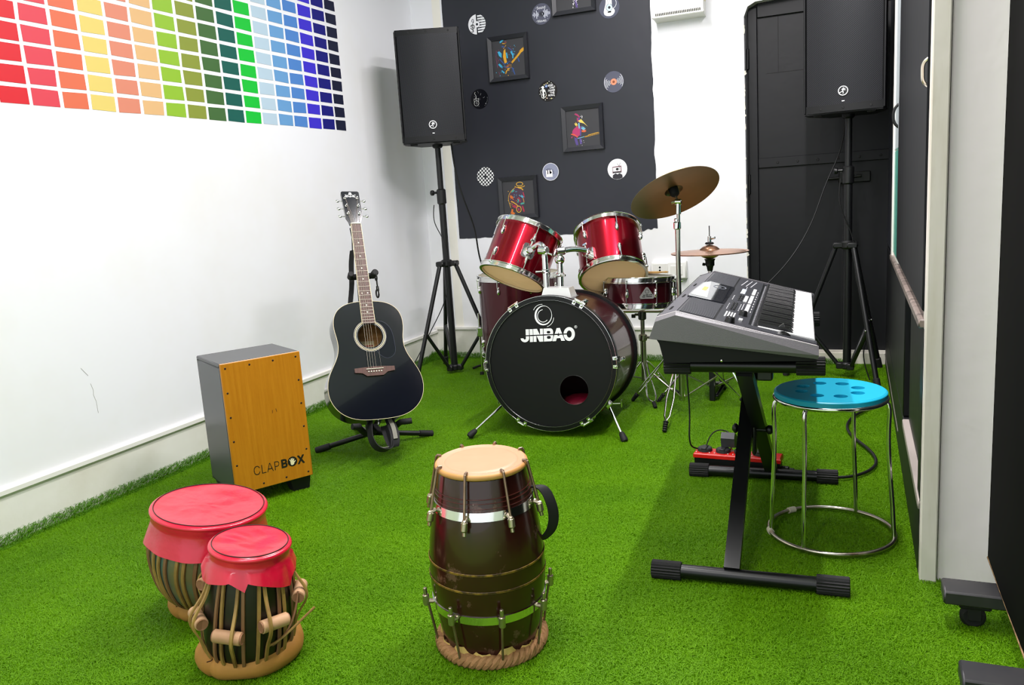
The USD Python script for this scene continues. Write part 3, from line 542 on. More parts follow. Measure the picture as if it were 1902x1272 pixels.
make_stand('black tripod stand under the left loudspeaker, beside the floor tom', m4((-2.247, 4.334, 0)), 1.368, .672, 1.075, [math.radians(a) for a in (-112, 8, 128)], .30, .02)
make_stand('black tripod stand under the right loudspeaker, behind the blue stool', m4((-.033, 4.45, 0)), 1.332, .69, 1.045, [math.radians(a) for a in (178, -62, 58)], .30, .05)
# ------------------------------------------------------------------ the drum kit
def flake(name, col, rough=.30, metal=.55):
    return usdkit.material(stage, '/World/Looks/' + name, {'p': ('principled_bsdf', {'base_color': col, 'metallic': metal, 'roughness': rough, 'coat_weight': .45, 'coat_roughness': 0.05})}, surface='p.BSDF')
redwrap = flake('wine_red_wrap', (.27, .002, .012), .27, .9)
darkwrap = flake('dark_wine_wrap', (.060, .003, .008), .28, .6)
def skin(name, col, fac, rough=.42):
    return usdkit.material(stage, '/World/Looks/' + name, {'d': ('principled_bsdf', {'base_color': lin(col), 'roughness': rough}), 't': ('translucent_bsdf', {'color': lin(col)}), 'm': ('mix_closure', {'fac': fac})}, [('d.BSDF', 'm.closure1'), ('t.BSDF', 'm.closure2')], surface='m.closure')
headm = skin('drum_head_tan', '#f6dcae', .6); headw = skin('drum_head_white', '#f4f2ea', .75)
hoopblack = M('hoop_black_lacquer', '#08080a', 0.30, specular_ior_level=.35)
headblack = M('drum_head_black', '#090a0b', 0.5, specular_ior_level=.3)
def lug(R, a, z0, z1, zh, Rh):
    """one tension lug with its rod: lug body between z0 and z1 on the shell, rod up to the hoop at zh"""
    c, s = math.cos(a), math.sin(a); e = lambda r, z: A([c*r, s*r, z])
    zc = (z0+z1)/2; d = 1 if zh > zc else -1
    body = cat([tm(ell((0, 0, 0), (.0145, .0100, .0195), 2), rotz(a, (R*c, R*s, zc-d*.004))), tm(ell((0, 0, 0), (.0125, .0075, .0145), 2), rotz(a, (R*c, R*s, zc+d*.010)))])
    r = rod(e(Rh+.002, zc+d*.008), e(Rh+.002, zh), .0026, 8)
    cap = rod(e(Rh+.002, zh-d*.002), e(Rh+.002, zh+d*.008), .0048, 8)
    ear = rod(e(Rh-.006, zh), e(Rh+.006, zh), .0065, 8)
    return body, [r, cap, ear]
def hoop(Rin, Rout, z0, z1, flip=1):
    """flanged metal hoop"""
    if flip > 0: pr = [(Rout, z0), (Rout+.0035, z0+.001), (Rout+.0035, z0+.004), (Rout-.0005, z0+.006), (Rout-.0005, z1-.004), (Rout+.0025, z1-.002), (Rout+.0015, z1), (Rin, z1), (Rin, z0)]
    else: pr = [(Rout, z1), (Rin, z1), (Rin, z0), (Rout+.0015, z0), (Rout+.0025, z0+.002), (Rout-.0005, z0+.004), (Rout-.0005, z1-.006), (Rout+.0035, z1-.004), (Rout+.0035, z1-.001)]
    return lathe(pr, 64, True)
def drum(T, R, L, wrap, hh, lugs, top_head, bot_head, ph=0, rows=2):
    """drum along local z; bottom rim at 0, top rim at L"""
    T.p('shell', lathe([(R, hh*.55), (R, L-hh*.55), (R-.004, L-hh*.55), (R-.004, hh*.55)], 72, True), wrap); T.p('shell_lining', lathe([(R-.0045, hh*.5), (R-.0045, L-hh*.5)], 48), M('shell_lining_pale', '#e8dcc4', .6))
    T.p('top_hoop', hoop(R-.001, R+.0095, L-hh, L, 1), chrome); T.p('bottom_hoop', hoop(R-.001, R+.0095, 0, hh, -1), chrome)
    T.p('top_head', lathe([(R-.0005, L-hh*.45), (R-.004, L-hh*.30), (R-.010, L-hh*.36), (.00005, L-hh*.36)], 64), top_head, 'top drum head')
    T.p('bottom_head', lathe([(R-.0005, hh*.45), (R-.004, hh*.30), (R-.010, hh*.36), (.00005, hh*.36)], 64), bot_head, 'bottom drum head')
    for k in range(lugs):
        a = ph+2*PI*k/lugs
        for (z0, z1, zh) in (((L-hh-.068, L-hh-.030, L-hh*.75), (hh+.030, hh+.068, hh*.75)) if rows == 2 else ((L/2-.022, L/2+.022, L-hh*.75),)):
            b, r = lug(R, a, z0, z1, zh, R+.0115); q = T.p('lug', b, chrome); T.p('tension_rod', r, chrome, parent=q)
        if rows == 1:
            b, r = lug(R, a, L/2-.022, L/2+.022, hh*.75, R+.0115); T.p('tension_rod', r, chrome)

# bass drum: local z towards the viewer, x right, y up; origin in the middle of the front rim
BN = unit(A([-.0449, .9967, -.0683])); BM = frame((-1.1993, 3.1876, .3228), -BN); BLN = .455
T = Thing('bass_drum', 'black faced dark red bass drum with JINBAO lettering, standing on two spurs', 'bass drum', BM); RB = .2800
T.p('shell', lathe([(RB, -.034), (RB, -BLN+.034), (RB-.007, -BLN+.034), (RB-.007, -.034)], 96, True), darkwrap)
T.p('shell_lining', lathe([(RB-.008, -.03), (RB-.008, -BLN+.03)], 72), M('bass_lining_red', (.30, .01, .035), .5), 'red inner side of the shell')
for nm, z0 in (('front_hoop', -.040), ('rear_hoop', -BLN)):
    q = T.p(nm, lathe([(.2735, z0+.002), (.2755, z0), (.2920, z0), (.2945, z0+.003), (.2945, z0+.037), (.2920, z0+.040), (.2755, z0+.040), (.2735, z0+.038)], 96, True), hoopblack, 'black hoop')
    T.p('hoop_inlay', lathe([(.2946, z0+.010), (.2952, z0+.012), (.2952, z0+.028), (.2946, z0+.030)], 96, True), steel if nm == 'rear_hoop' else hoopblack, parent=q)
T.p('front_rim_line', cat([torus(.2928, .0011, 96, 6, .0005), torus(.2742, .0008, 96, 6, -.002)]), chrome, 'thin bright line along the front hoop')
port = affinity.translate(Point(0, 0).buffer(.0640, quad_segs=16), .1035, -.1125)
hd = Point(0, 0).buffer(.2745, quad_segs=24).difference(port)
T.p('front_head', ext(hd, -.0120, -.0105), headblack, 'black front head with a round port hole', smooth=False)
T.p('port_rim', tm(torus(.0640, .0016, 48, 6), m4((.1035, -.1125, -.010))), M('port_rim', '#161617', .4))
T.p('rear_head', disc(.272, -BLN+.010, -BLN+.012, 64), M('rear_head_dark', '#3a0a14', .5), 'rear head')
pil = ell((.09, -.205, -.17), (.11, .05, .09), 3); T.p('muffler_pillow', pil, M('muffler_red', (.22, .005, .025), .45, bump=(30, .25)), 'crumpled red damping cloth inside the drum')
# lettering: two bands with a slit between
J_ = union_all([sbox(30, 18, 49, 70), affinity.scale(Point(24, 22).buffer(1, quad_segs=12), 25, 22).difference(affinity.scale(Point(23, 24).buffer(1, quad_segs=12), 8, 9)).intersection(sbox(-5, -5, 49, 22))])
N_ = union_all([sbox(74, 0, 91, 70), sbox(113, 0, 130, 70), Polygon([(74, 70), (96, 70), (130, 0), (108, 0)])])
B_ = rrect(134, 0, 188, 70, 17).union(sbox(134, 0, 155, 70)).difference(union_all([rrect(152, 43, 172, 56, 6), rrect(152, 14, 174, 29, 7)]))
A_ = Polygon([(182, 0), (209, 70), (227, 70), (254, 0), (233, 0), (228, 15), (208, 15), (203, 0)]).difference(Polygon([(212, 28), (224, 28), (218, 48)]))
O_ = affinity.scale(Point(279, 35).buffer(1, quad_segs=16), 32, 37).difference(affinity.scale(Point(279, 35).buffer(1, quad_segs=16), 14, 19))
w = union_all([J_, sbox(53, 0, 71, 70), N_, B_.difference(A_.buffer(2.5)), A_.difference(O_.buffer(2.2)), O_])
w = w.difference(Polygon([(28, 32), (266, 33), (266, 39), (28, 38)])); w = fit2d(affinity.skew(w, ys=2.0), -.1290, .0930, .1150, .1575)
T.p('lettering', ext(w, -.0105, -.0098), whitepaint, 'white JINBAO lettering', smooth=False)
lg = union_all([Polygon(arc(-.0225, .208, .039, -150, 210, 40, ry=.0425)).difference(Polygon(arc(-.0200, .2105, .0335, 0, 360, 40, ry=.0380))), stroke(arc(-.023, .206, .0245, 110, 330, 22, ry=.0265), .0028), stroke(arc(-.030, .214, .040, 100, 170, 12), .0022), stroke(arc(-.0165, .202, .042, -60, 10, 12), .0022)])
T.p('emblem', ext(affinity.rotate(lg, -14, origin=(-.0225, .208)), -.0105, -.0098), whitepaint, 'white ring emblem above the lettering', smooth=False)
T.p('registered_mark', ext(union_all([circ(.0062, .1195, .1585).difference(circ(.0051, .1195, .1585)), fit2d(text2d('R', .01, 2), .1172, .1553, .1218, .1617)]), -.0105, -.0098), whitepaint, 'registered mark', smooth=False)
for k in range(6):
    a = math.radians(62*0+60*k+2)
    for da in (-.062, .062):
        c, s = math.cos(a+da), math.sin(a+da); e = lambda r, z: A([c*r, s*r, z])
        q = T.p('claw_hook', [hull([e(.279, .0015)+A([-s*t, c*t, 0]) for t in (-.007, .007)]+[e(.279, .006)+A([-s*t, c*t, 0]) for t in (-.007, .007)]+[e(.297, .0045)+A([-s*t, c*t, 0]) for t in (-.008, .008)]+[e(.297, -.012)+A([-s*t, c*t, 0]) for t in (-.008, .008)]+[e(.2952, -.012)+A([-s*t, c*t, 0]) for t in (-.008, .008)])], chrome)
        T.p('hook_screw', sphere(e(.290, .006), .0055, 1), chrome, parent=q)
    c, s = math.cos(a), math.sin(a); e = lambda r, z: A([c*r, s*r, z]); tt = A([-s, c, 0])
    T.p('tension_rod', [rod(e(.298, -.02), e(.298, -.10), .003, 8), rod(e(.300, -.012)-tt*.026, e(.300, -.012)+tt*.026, .0042, 8), rod(e(.298, .0), e(.298, -.02), .0055, 8), rod(e(.298, .003)-tt*.016, e(.298, .003)+tt*.016, .0038, 8)], chrome)
    T.p('lug', tube([e(RB-.002, -.085), e(RB+.012, -.095), e(RB+.015, -.115), e(RB+.012, -.135), e(RB-.002, -.145)], [.004, .009, .011, .009, .004], 10), chrome)
for s, foot in ((-1, (-.355, -.312, .08)), (1, (.325, -.318, .02))):
    a = math.radians(-38 if s > 0 else 218); c_, s_ = math.cos(a), math.sin(a); base = A([c_*(RB+.018), s_*(RB+.018), -.075])
    f = A(foot)
    q = T.p('spur', rod(base-unit(f-base)*.03, f, .0055, 10), chrome, 'chrome spur leg'); u = unit(f-base)
    T.p('rubber_foot', tube([f-u*.045, f-u*.035, f-u*.01, f], [.008, .0125, .0155, .012], 12), rubber, parent=q)
    T.p('spur_bracket', [rod(A([c_*(RB-.004), s_*(RB-.004), -.075]), A([c_*(RB+.030), s_*(RB+.030), -.075]), .020, 14), rod(base+A([0, 0, -.03]), base+A([0, 0, .02]), .010, 10)], chrome)
    T.p('wing_screw', [rod(base+A([s*.01, 0, -.02]), base+A([s*.045, 0, -.03]), .004, 8), bx(base+A([s*.05, 0, -.032]), (.006, .034, .012), .002)], chrome)
MNT = Thing('tom_holder', 'white metal tom holder with two chrome posts on top of the bass drum', 'drum holder', (-1.195, 3.345, .592))
MNT.p('base_block', hull([(x, y, z) for (w_, d_, z) in ((.070, .040, .0), (.058, .032, .042)) for x in (-w_, w_) for y in (-d_, d_)]), M('holder_silver', (.80, .80, .79), .30, .6))
def px3(p): return A(p)-A([-1.195, 3.345, .592])
for nm, pts, r in (('post', [(-1.252, 3.352, .62), (-1.258, 3.362, .775)], .0135), ('post', [(-1.205, 3.405, .62), (-1.209, 3.420, .735)], .0135)):
    MNT.p(nm, rod(px3(pts[0]), px3(pts[1]), r, 14), chrome)
MNT.p('memory_clamp', [rod(px3((-1.256, 3.356, .695)), px3((-1.257, 3.358, .712)), .019, 14), rod(px3((-1.262, 3.34, .704)), px3((-1.292, 3.33, .704)), .006, 8)], chrome)
MNT.p('memory_clamp', [rod(px3((-1.206, 3.409, .672)), px3((-1.207, 3.411, .690)), .019, 14), rod(px3((-1.20, 3.395, .681)), px3((-1.175, 3.385, .681)), .006, 8)], chrome)
MNT.p('arm', tube(spline([px3(p) for p in ((-1.258, 3.362, .76), (-1.260, 3.366, .800), (-1.276, 3.382, .818), (-1.330, 3.420, .806))], 16), .0125, 12), chrome)
MNT.p('ratchet_joint', [rod(px3((-1.240, 3.352, .795)), px3((-1.283, 3.368, .795)), .019, 14), rod(px3((-1.238, 3.35, .783)), px3((-1.215, 3.345, .775)), .005, 8)], chrome)
MNT.p('ball_joint', sphere(px3((-1.209, 3.420, .748)), .0225, 2), chrome)
MNT.p('arm', tube(spline([px3(p) for p in ((-1.209, 3.422, .745), (-1.208, 3.43, .772), (-1.19, 3.462, .786), (-1.130, 3.552, .776))], 16), .0125, 12), chrome)
MNT.p('ratchet_joint', [rod(px3((-1.222, 3.42, .782)), px3((-1.188, 3.44, .786)), .018, 14)], chrome)

def tom(label, o, n, L, ph, brk):
    M_ = frame(o, n, (0, 1, 0)); T = Thing('rack_tom', label, 'tom drum', M_, 'rack toms over the bass drum')
    drum(T, .1530, L, redwrap, .026, 6, headw, headm, ph)
    b = (T.inv @ A([*brk, 1]))[:3]; a = math.atan2(b[1], b[0]); F = m4((math.cos(a)*.1525, math.sin(a)*.1525, b[2]), (-math.sin(a), math.cos(a), 0), (0, 0, 1), (math.cos(a), math.sin(a), 0))
    T.p('mount_plate', tm(ext(rrect(-.030, -.034, .030, .034, .012), -.006, .012), F), chrome, 'chrome mounting bracket')
    T.p('bracket_socket', tm(cat([rod((0, 0, .008), (0, 0, .042), .0195, 14), rod((0, .018, .03), (0, .042, .034), .005, 8), bx((0, .046, .034), (.024, .012, .006), .002)]), F), chrome, 'socket with wing screw')
    return T, F
t1, F1 = tom('left dark red rack tom tilted towards the left wall', (-1.4946, 3.5376, .6531), (.2422, .4528, .8581), .258, math.radians(-118), (-1.345, 3.425, .800))
t1.p('vent_badge', tm(rod((0, 0, -.004), (0, 0, .003), .008, 14), m4((math.cos(-1.02)*.1530, math.sin(-1.02)*.1530, .075), (-math.sin(-1.02), math.cos(-1.02), 0), (0, 0, 1), (math.cos(-1.02), math.sin(-1.02), 0))), M('brass', (.75, .50, .22), .25, 1.0), 'brass air vent')
tom('right dark red rack tom tilted towards the cymbals', (-1.0527, 3.7252, .6279), (-.2333, .5363, .8111), .265, math.radians(-113), (-1.165, 3.58, .775))

# floor tom
T = Thing('floor_tom', 'tall dark wine floor tom standing behind the bass drum', 'floor tom', m4((-1.790, 4.335, .135)))
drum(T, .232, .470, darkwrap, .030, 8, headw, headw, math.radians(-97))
for a in (-172, -52, 68):
    c, s = math.cos(math.radians(a)), math.sin(math.radians(a)); e = lambda r, z: A([c*r, s*r, z])
    q = T.p('leg', tube([e(.258, .24), e(.258, -.09), e(.262, -.118)], .0065, 10), chrome); T.p('rubber_foot', rod(e(.262, -.112), e(.262, -.134), .012, 10), rubber, parent=q)
    T.p('leg_bracket', [bx((0, 0, 0), (.044, .036, .06), .008).apply_transform(rotz(math.radians(a), e(.250, .13)))], chrome)

# snare drum on its stand, drumstick on the snare
SN = Thing('snare_drum', 'dark wine snare drum with a silver triangular badge', 'snare drum', frame((-.975, 3.865, .470), (.02, .06, 1), (0, 1, 0)))
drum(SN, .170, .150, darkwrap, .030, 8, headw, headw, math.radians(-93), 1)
a = math.radians(-62); F = m4((math.cos(a)*.1705, math.sin(a)*.1705, .078), (-math.sin(a), math.cos(a), 0), (0, 0, 1), (math.cos(a), math.sin(a), 0))
tri = Polygon([(-.034, -.024), (.034, -.024), (.0, .026)]).buffer(-.004).buffer(.008, quad_segs=4)
SN.p('badge', tm(ext(tri, -.004, .0016), F), M('badge_silver', (.50, .49, .48), .35, .7), 'silver triangular badge')
SN.p('badge_print', tm(cat([ext(circ(.0095, 0, .006).difference(circ(.0078, 0, .006)), .0016, .0021)]+[ext(sbox(x, y, x+w_, y+.0038), .0016, .0021) for x, y, w_ in ((-.019, -.013, .010), (-.006, -.012, .013), (.010, -.012, .005), (.017, -.011, .007), (-.023, -.0205, .015), (-.004, -.0195, .028))]), F), darkpaint, 'ring emblem and dark print on the badge')
SN.p('strainer', [bx((.184, .02, .09), (.02, .03, .07), .004), rod((.194, .02, .12), (.215, .02, .125), .005, 8)], chrome, 'snare strainer')
ST = Thing('snare_stand', 'chrome snare stand with black rubber tipped legs', 'drum stand', m4((-.955, 3.862, 0)))
ST.p('upper_tube', rod((0, 0, .20), (0, 0, .452), .0105, 12), steel); ST.p('lower_tube', rod((0, 0, .10), (0, 0, .33), .0145, 12), steel)
ST.p('clamp', [rod((0, 0, .30), (0, 0, .335), .021, 12), rod((-.02, 0, .318), (.045, -.005, .318), .006, 8), bx((.048, -.005, .318), (.008, .03, .012), .002)], steel)
ST.p('tilter', [rod((0, 0, .405), (0, 0, .450), .020, 12), rod((-.035, -.01, .432), (.0, 0, .43), .006, 8), bx((-.040, -.012, .425), (.02, .008, .018), .002)], M('dark_iron', (.12, .12, .11), .35, .9))
for a in (-150, -30, 90):
    c, s = math.cos(math.radians(a)), math.sin(math.radians(a)); q = ST.p('basket_arm', tube([(0, 0, .445), (c*.10, s*.10, .452), (c*.186, s*.186, .462), (c*.194, s*.194, .480)], .0055, 8), steel)
    ST.p('rubber_grip', rod((c*.182, s*.182, .459), (c*.196, s*.196, .486), .009, 8), rubber, parent=q)
for a in (-205, -62, 35):
    c, s = math.cos(math.radians(a)), math.sin(math.radians(a)); n_ = A([-s, c, 0]); hi, lo = A([c*.018, s*.018, .195]), A([c*.155, s*.155, .03])
    q = ST.p('leg', [tube(spline([hi+n_*.010, hi+(lo-hi)*.5+n_*.013, lo+n_*.008, lo+A([c, s, -.2])*.008], 10), .004, 8), tube(spline([hi-n_*.010, hi+(lo-hi)*.5-n_*.013, lo-n_*.008, lo+A([c, s, -.2])*.008], 10), .004, 8)], chrome)
    ST.p('rubber_foot', [rod(lo+A([c, s, -.5])*(.004+.009*k), lo+A([c, s, -.5])*(.012+.009*k), .010, 8) for k in range(4)], rubber, parent=q)
    ST.p('leg_brace', tube([A([0, 0, .11]), A([c*.09, s*.09, .112])], .004, 6), steel)
dk = Thing('drumstick', 'pale wooden drumstick lying on the snare drum', 'drumstick', m4((-.945, 3.86, .6275)))
dk.p('shaft', tube([(-.14, .06, .0), (-.1, .045, .002), (.08, -.025, .010), (.105, -.035, .012), (.125, -.043, .013), (.135, -.047, .0133)], [.0070, .0072, .0062, .0035, .0052, .002], 10), M('hickory', '#caa063', .45))

# cymbals
brz = M('bronze_cymbal', (.24, .185, .075), 0.36, 0.9, noise=(3, (.18, .145, .055), .4, .7, (1, 1, 1)))
brz2 = M('copper_hihat', (.62, .33, .20), 0.30, 0.9)
def cymbal(R, bow, bell_r, bell_h, th=.0014):
    t = np.linspace(1, 0, 26); pr = []
    for u in t:
        r = bell_r+(R-bell_r)*u; pr.append((r, -bow*((r-bell_r)/(R-bell_r))**1.4))
    for u in np.linspace(.94, 0.03, 10): pr.append((bell_r*u, bell_h*(1-u*u)**.8))
    return lathe(pr+[(r, z-th) for r, z in pr[::-1]], 72, True)
CR = Thing('crash_cymbal', 'large dull bronze crash cymbal steeply tilted on its stand', 'cymbal', frame((-.7449, 3.6736, 1.0166), (-.3794, .387, .8404)))
CR.p('plate', cymbal(.203, .016, .042, .020), brz)
CR.p('felt', tube([(0, 0, -.030), (0, 0, -.022), (0, 0, .0), (0, 0, .016)], [.010, .019, .022, .022], 16), rubber, 'black felt cup under the bell')
CR.p('wing_nut', [rod((0, 0, .020), (0, 0, .045), .006, 8), bx((0, 0, .045), (.03, .006, .012), .002)], chrome)
cb = A([-.730, 3.654, 0]); nn = unit(A([-.3794, .387, .8404])); piv = A([-.7449, 3.6736, 1.0166])-nn*.060
CS = Thing('cymbal_stand', 'chrome cymbal stand holding the tilted crash cymbal', 'cymbal stand', m4(cb))
w_ = lambda *p: A(p)
CS.p('upper_tube', rod((0, 0, .55), (piv[0]-cb[0], piv[1]-cb[1], piv[2]-.03), .0075, 12), steel); CS.p('middle_tube', rod((0, 0, .25), (0, 0, .865), .0105, 12), steel); CS.p('lower_tube', rod((0, 0, .06), (0, 0, .40), .0135, 12), steel)
CS.p('height_clamp', [rod((0, 0, .845), (0, 0, .880), .0165, 12), rod((0, 0, .880), (0, 0, .895), .013, 12)], chrome)
CS.p('height_clamp', [rod((0, 0, .385), (0, 0, .42), .019, 12), rod((0, 0, .40), (.04, -.01, .40), .005, 8)], chrome)
pl = piv-cb
CS.p('tilter', [rod(pl-A([.016, 0, 0]), pl+A([.016, 0, 0]), .013, 12), rod(pl+A([0, 0, -.055]), pl+A([0, 0, .004]), .0115, 12), rod(pl+A([-.016, -.004, 0]), pl+A([-.03, -.006, -.002]), .006, 8)], chrome)
CS.p('tilter_rod', rod(pl, pl+nn*.095, .004, 8), steel)
def wire_tripod(T, feet, hi_z, z_brace, r=.0042, sp=.011):
    for (fx, fy) in feet:
        L_ = math.hypot(fx, fy); c, s = fx/L_, fy/L_; n_ = A([-s, c, 0]); hi = A([c*.016, s*.016, hi_z]); f = A([fx, fy, .0]); lo = hi+(f-hi)*.86; mid = hi+(f-hi)*.62; d = unit(f-hi)
        q = T.p('leg', [tube([hi+n_*k*.012, hi+(f-hi)*.30+n_*k*.004, mid+n_*k*.016, lo-d*.025+n_*k*sp, lo], r, 8) for k in (-1, 1)], chrome)
        T.p('rubber_foot', [rod(lo+d*(.000+.0105*k), lo+d*(.0085+.0105*k), .0115-.0005*k, 10) for k in range(5)], rubber, parent=q)
        T.p('leg_brace', tube([A([c*.012, s*.012, z_brace]), hi+(f-hi)*.50-A([0, 0, .004])], .0045, 6), steel)
wire_tripod(CS, [(-.012, -.352), (.285, .150), (-.285, .165)], .33, .075)
hc = A([-.627, 3.880, 0])
HH = Thing('hi_hat_cymbals', 'pair of copper coloured hi-hat cymbals lying level on their stand', 'hi-hat', m4(hc+A([0, 0, .722])))
HH.p('top_cymbal', tm(cymbal(.178, .014, .046, .022), m4((0, 0, .012))), brz2); HH.p('bottom_cymbal', tm(tm(cymbal(.178, .012, .046, .020), m4((0, 0, 0), (1, 0, 0), (0, -1, 0), (0, 0, -1))), m4((0, 0, -.012))), brz2)
HH.p('clutch', [rod((0, 0, .036), (0, 0, .046), .022, 14)], rubber, 'black clutch felt'); HH.p('clutch_nut', [rod((0, 0, .046), (0, 0, .074), .0085, 12), rod((.0, 0, .06), (.022, -.004, .064), .004, 8), bx((.024, -.004, .066), (.006, .022, .012), .002)], chrome)
HS = Thing('hi_hat_stand', 'black and chrome hi-hat stand with a foot pedal, standing behind the keyboard', 'hi-hat stand', m4(hc))
HS.p('pull_rod', rod((0, 0, .5), (0, 0, .845), .003, 8), chrome); HS.p('tube', rod((0, 0, .10), (0, 0, .655), .0105, 12), chrome)
HS.p('seat_cup', [tube([(0, 0, .635), (0, 0, .655), (0, 0, .66), (0, 0, .680), (0, 0, .69)], [.012, .016, .021, .021, .026], 14), rod((-.02, -.01, .665), (-.032, -.014, .668), .007, 8)], blackp)
HS.p('lower_frame', [bx((0, 0, .13), (.028, .03, .25), .004), bx((.02, .12, .03), (.016, .26, .010), .003)], blackm); HS.p('foot_plate', hull([(x, y, z) for x in (-.035, .035) for (y, z) in ((.30, .022), (.30, .030), (.04, .075), (.04, .083))]), blackm, 'black foot plate')
wire_tripod(HS, [(.23, -.14), (-.26, -.06), (.02, .24)], .30, .075)
# ------------------------------------------------------------------ the guitar on its stand
gn = A([math.cos(math.radians(-43)), math.sin(math.radians(-43)), 0]); rec = .4205; rl = -.068
gz = math.cos(rec)*gn+math.sin(rec)*A([0, 0, 1.])          # out of the front
gy0 = math.cos(rec)*A([0, 0, 1.])-math.sin(rec)*gn; gx0 = np.cross(gy0, gz)
gy = math.cos(rl)*gy0-math.sin(rl)*gx0; gx = np.cross(gy, gz)
GM = m4((-1.760, 2.714, .187), gx, gy, gz)             # origin: bottom of the front; x right, y along the neck, z outwards
gblack = M('guitar_gloss_black', '#0c0f18', 0.13, coat_weight=.5)
gside = M('guitar_side_black', '#16181d', 0.12, coat_weight=.6)
wood_i = M('guitar_inside_wood', '#a9793f', .6, noise=(6, '#8d5f2c', .4, .7, (1, 12, 1)))
rose = M('rosewood', '#5c3b31', .45, noise=(10, '#43291f', .35, .7, (12, 1, 1)))
cream = M('cream_binding', '#dccda6', .4); bone = M('bone_white', '#ece6d6', .4); nickel = M('tuner_nickel', (.75, .75, .72), .2, 1.0)
half = [(0, 0), (.06, .002), (.115, .014), (.160, .043), (.188, .085), (.197, .132), (.188, .185), (.165, .232), (.145, .272), (.1365, .310), (.139, .350), (.1445, .385), (.1435, .425), (.128, .462), (.098, .487), (.055, .500), (.0, .504)]
up = spline(half, 60); out = Polygon(np.vstack([up, (up[::-1][1:-1])*A([-1, 1])]).tolist()).buffer(0)
G = Thing('acoustic_guitar', 'glossy black acoustic guitar with brown fretboard leaning in its stand by the white wall', 'guitar', GM)
DP = .102; sh = (0, .352); hole_ = affinity.translate(Point(0, 0).buffer(.0500, quad_segs=16), *sh)
G.p('top_plate', ext(out.difference(hole_), -.003, 0), gblack, 'glossy black front', smooth=False)
G.p('side_band', ext(out.difference(out.buffer(-.004)), -DP, -.003), gside, smooth=30)
G.p('back_plate', ext(out.buffer(-.0005), -DP-.003, -DP), gside, smooth=False); G.p('inner_back', ext(out.buffer(-.006), -DP, -DP+.001), wood_i, 'bare wood inside the body', smooth=False)
G.p('sound_hole_label', ext(affinity.translate(sbox(-.036, -.035, .036, .022), 0, .335), -DP+.001, -DP+.0016), M('label_paper', '#c5b184', .6), 'paper label inside the sound hole', smooth=False)
G.p('label_print', ext(union_all([sbox(-.030, .333, .030, .339), Polygon([(-.01, .312), (.03, .318), (.018, .328)])]), -DP+.0016, -DP+.002), M('label_red', '#8c2f22', .6), smooth=False)
G.p('binding', ext(out.buffer(.0005).difference(out.buffer(-.0011)), -.0042, .0004), cream, 'cream edge binding', smooth=False)
for r0, r1 in ((.0555, .0570), (.0600, .0634), (.0660, .0672)): G.p('rosette_ring', ext(affinity.translate(Point(0, 0).buffer(r1, quad_segs=20).difference(Point(0, 0).buffer(r0, quad_segs=20)), *sh), 0, .0005), cream if r1 == .0634 else bone, smooth=False)
pg = Polygon(spline([(.020, .412), (.062, .408), (.093, .365), (.098, .32), (.092, .268), (.062, .252), (.034, .266), (.020, .285)], 50, True).tolist()).buffer(0).difference(affinity.translate(Point(0, 0).buffer(.0675, quad_segs=20), *sh))
G.p('pickguard', ext(pg, 0, .0012), M('pickguard_black', '#0e111b', .1), 'teardrop pickguard', smooth=False)
G.p('pickguard_edge', ext(pg.boundary.buffer(.0005), 0, .0014), M('pickguard_edge', '#343a4c', .3), smooth=False)
br = Polygon([(-.083, .215), (-.083, .197), (-.052, .193), (-.034, .180), (.034, .180), (.052, .193), (.083, .197), (.083, .215), (.0, .219)])
G.p('bridge', ext(br, 0, .009), rose, 'rosewood bridge'); G.p('saddle', bx((0, .2085, .010), (.072, .0028, .006), .001), bone)
for k in range(6): G.p('bridge_pin', ell(((k-2.5)*.0106, .1975, .010), (.0032, .0032, .003), 1), bone)
# neck
NUT, F0, F1 = .852, .404, .852
nw = lambda y: .0215+(.0275-.0215)*(NUT-y)/(NUT-F0)
G.p('neck', ngrid([[(nw(y)*math.cos(t), y, .004-.018*math.sin(t)) for t in np.linspace(0, PI, 11)] for y in np.linspace(.47, NUT+.01, 10)]), M('neck_black', '#17130f', .25))
G.p('heel', hull([(x, y, z) for (x, y, z) in ((-.026, .475, .0), (.026, .475, .0), (-.026, .505, .004), (.026, .505, .004), (-.02, .504, -.09), (.02, .504, -.09), (-.018, .53, .0), (.018, .53, .0))]), gblack)
G.p('fretboard', hull([(s*nw(y), y, z) for s in (-1, 1) for y in (F0, NUT) for z in (.0, .0055)]), rose, 'brown rosewood fretboard', smooth=False)
G.p('fretboard_binding', cat([hull([(s*nw(y)+s*d, y, z) for d in (-.001, .001) for y in (F0, NUT) for z in (.0, .0058)]) for s in (-1, 1)]), cream, 'cream binding', smooth=False)
G.p('nut', bx((0, NUT+.002, .004), (.044, .005, .009), .001), bone)
sc = .648
for k in range(1, 21):
    y = NUT-sc*(1-2**(-k/12))
    if y > F0+.004: G.p('fret', rod((-nw(y)+.001, y, .006), (nw(y)-.001, y, .006), .0010, 6), M('fret_silver', '#d9d0c2', .45))
fy = lambda k: NUT-sc*(1-2**(-(k-.5)/12))
for k in (3, 5, 7, 9, 15, 17): G.p('position_dot', rod((0, fy(k), .005), (0, fy(k), .0060), .0032, 12), bone)
for s in (-1, 1): G.p('position_dot', rod((s*.012, fy(12), .005), (s*.012, fy(12), .0060), .0032, 12), bone)
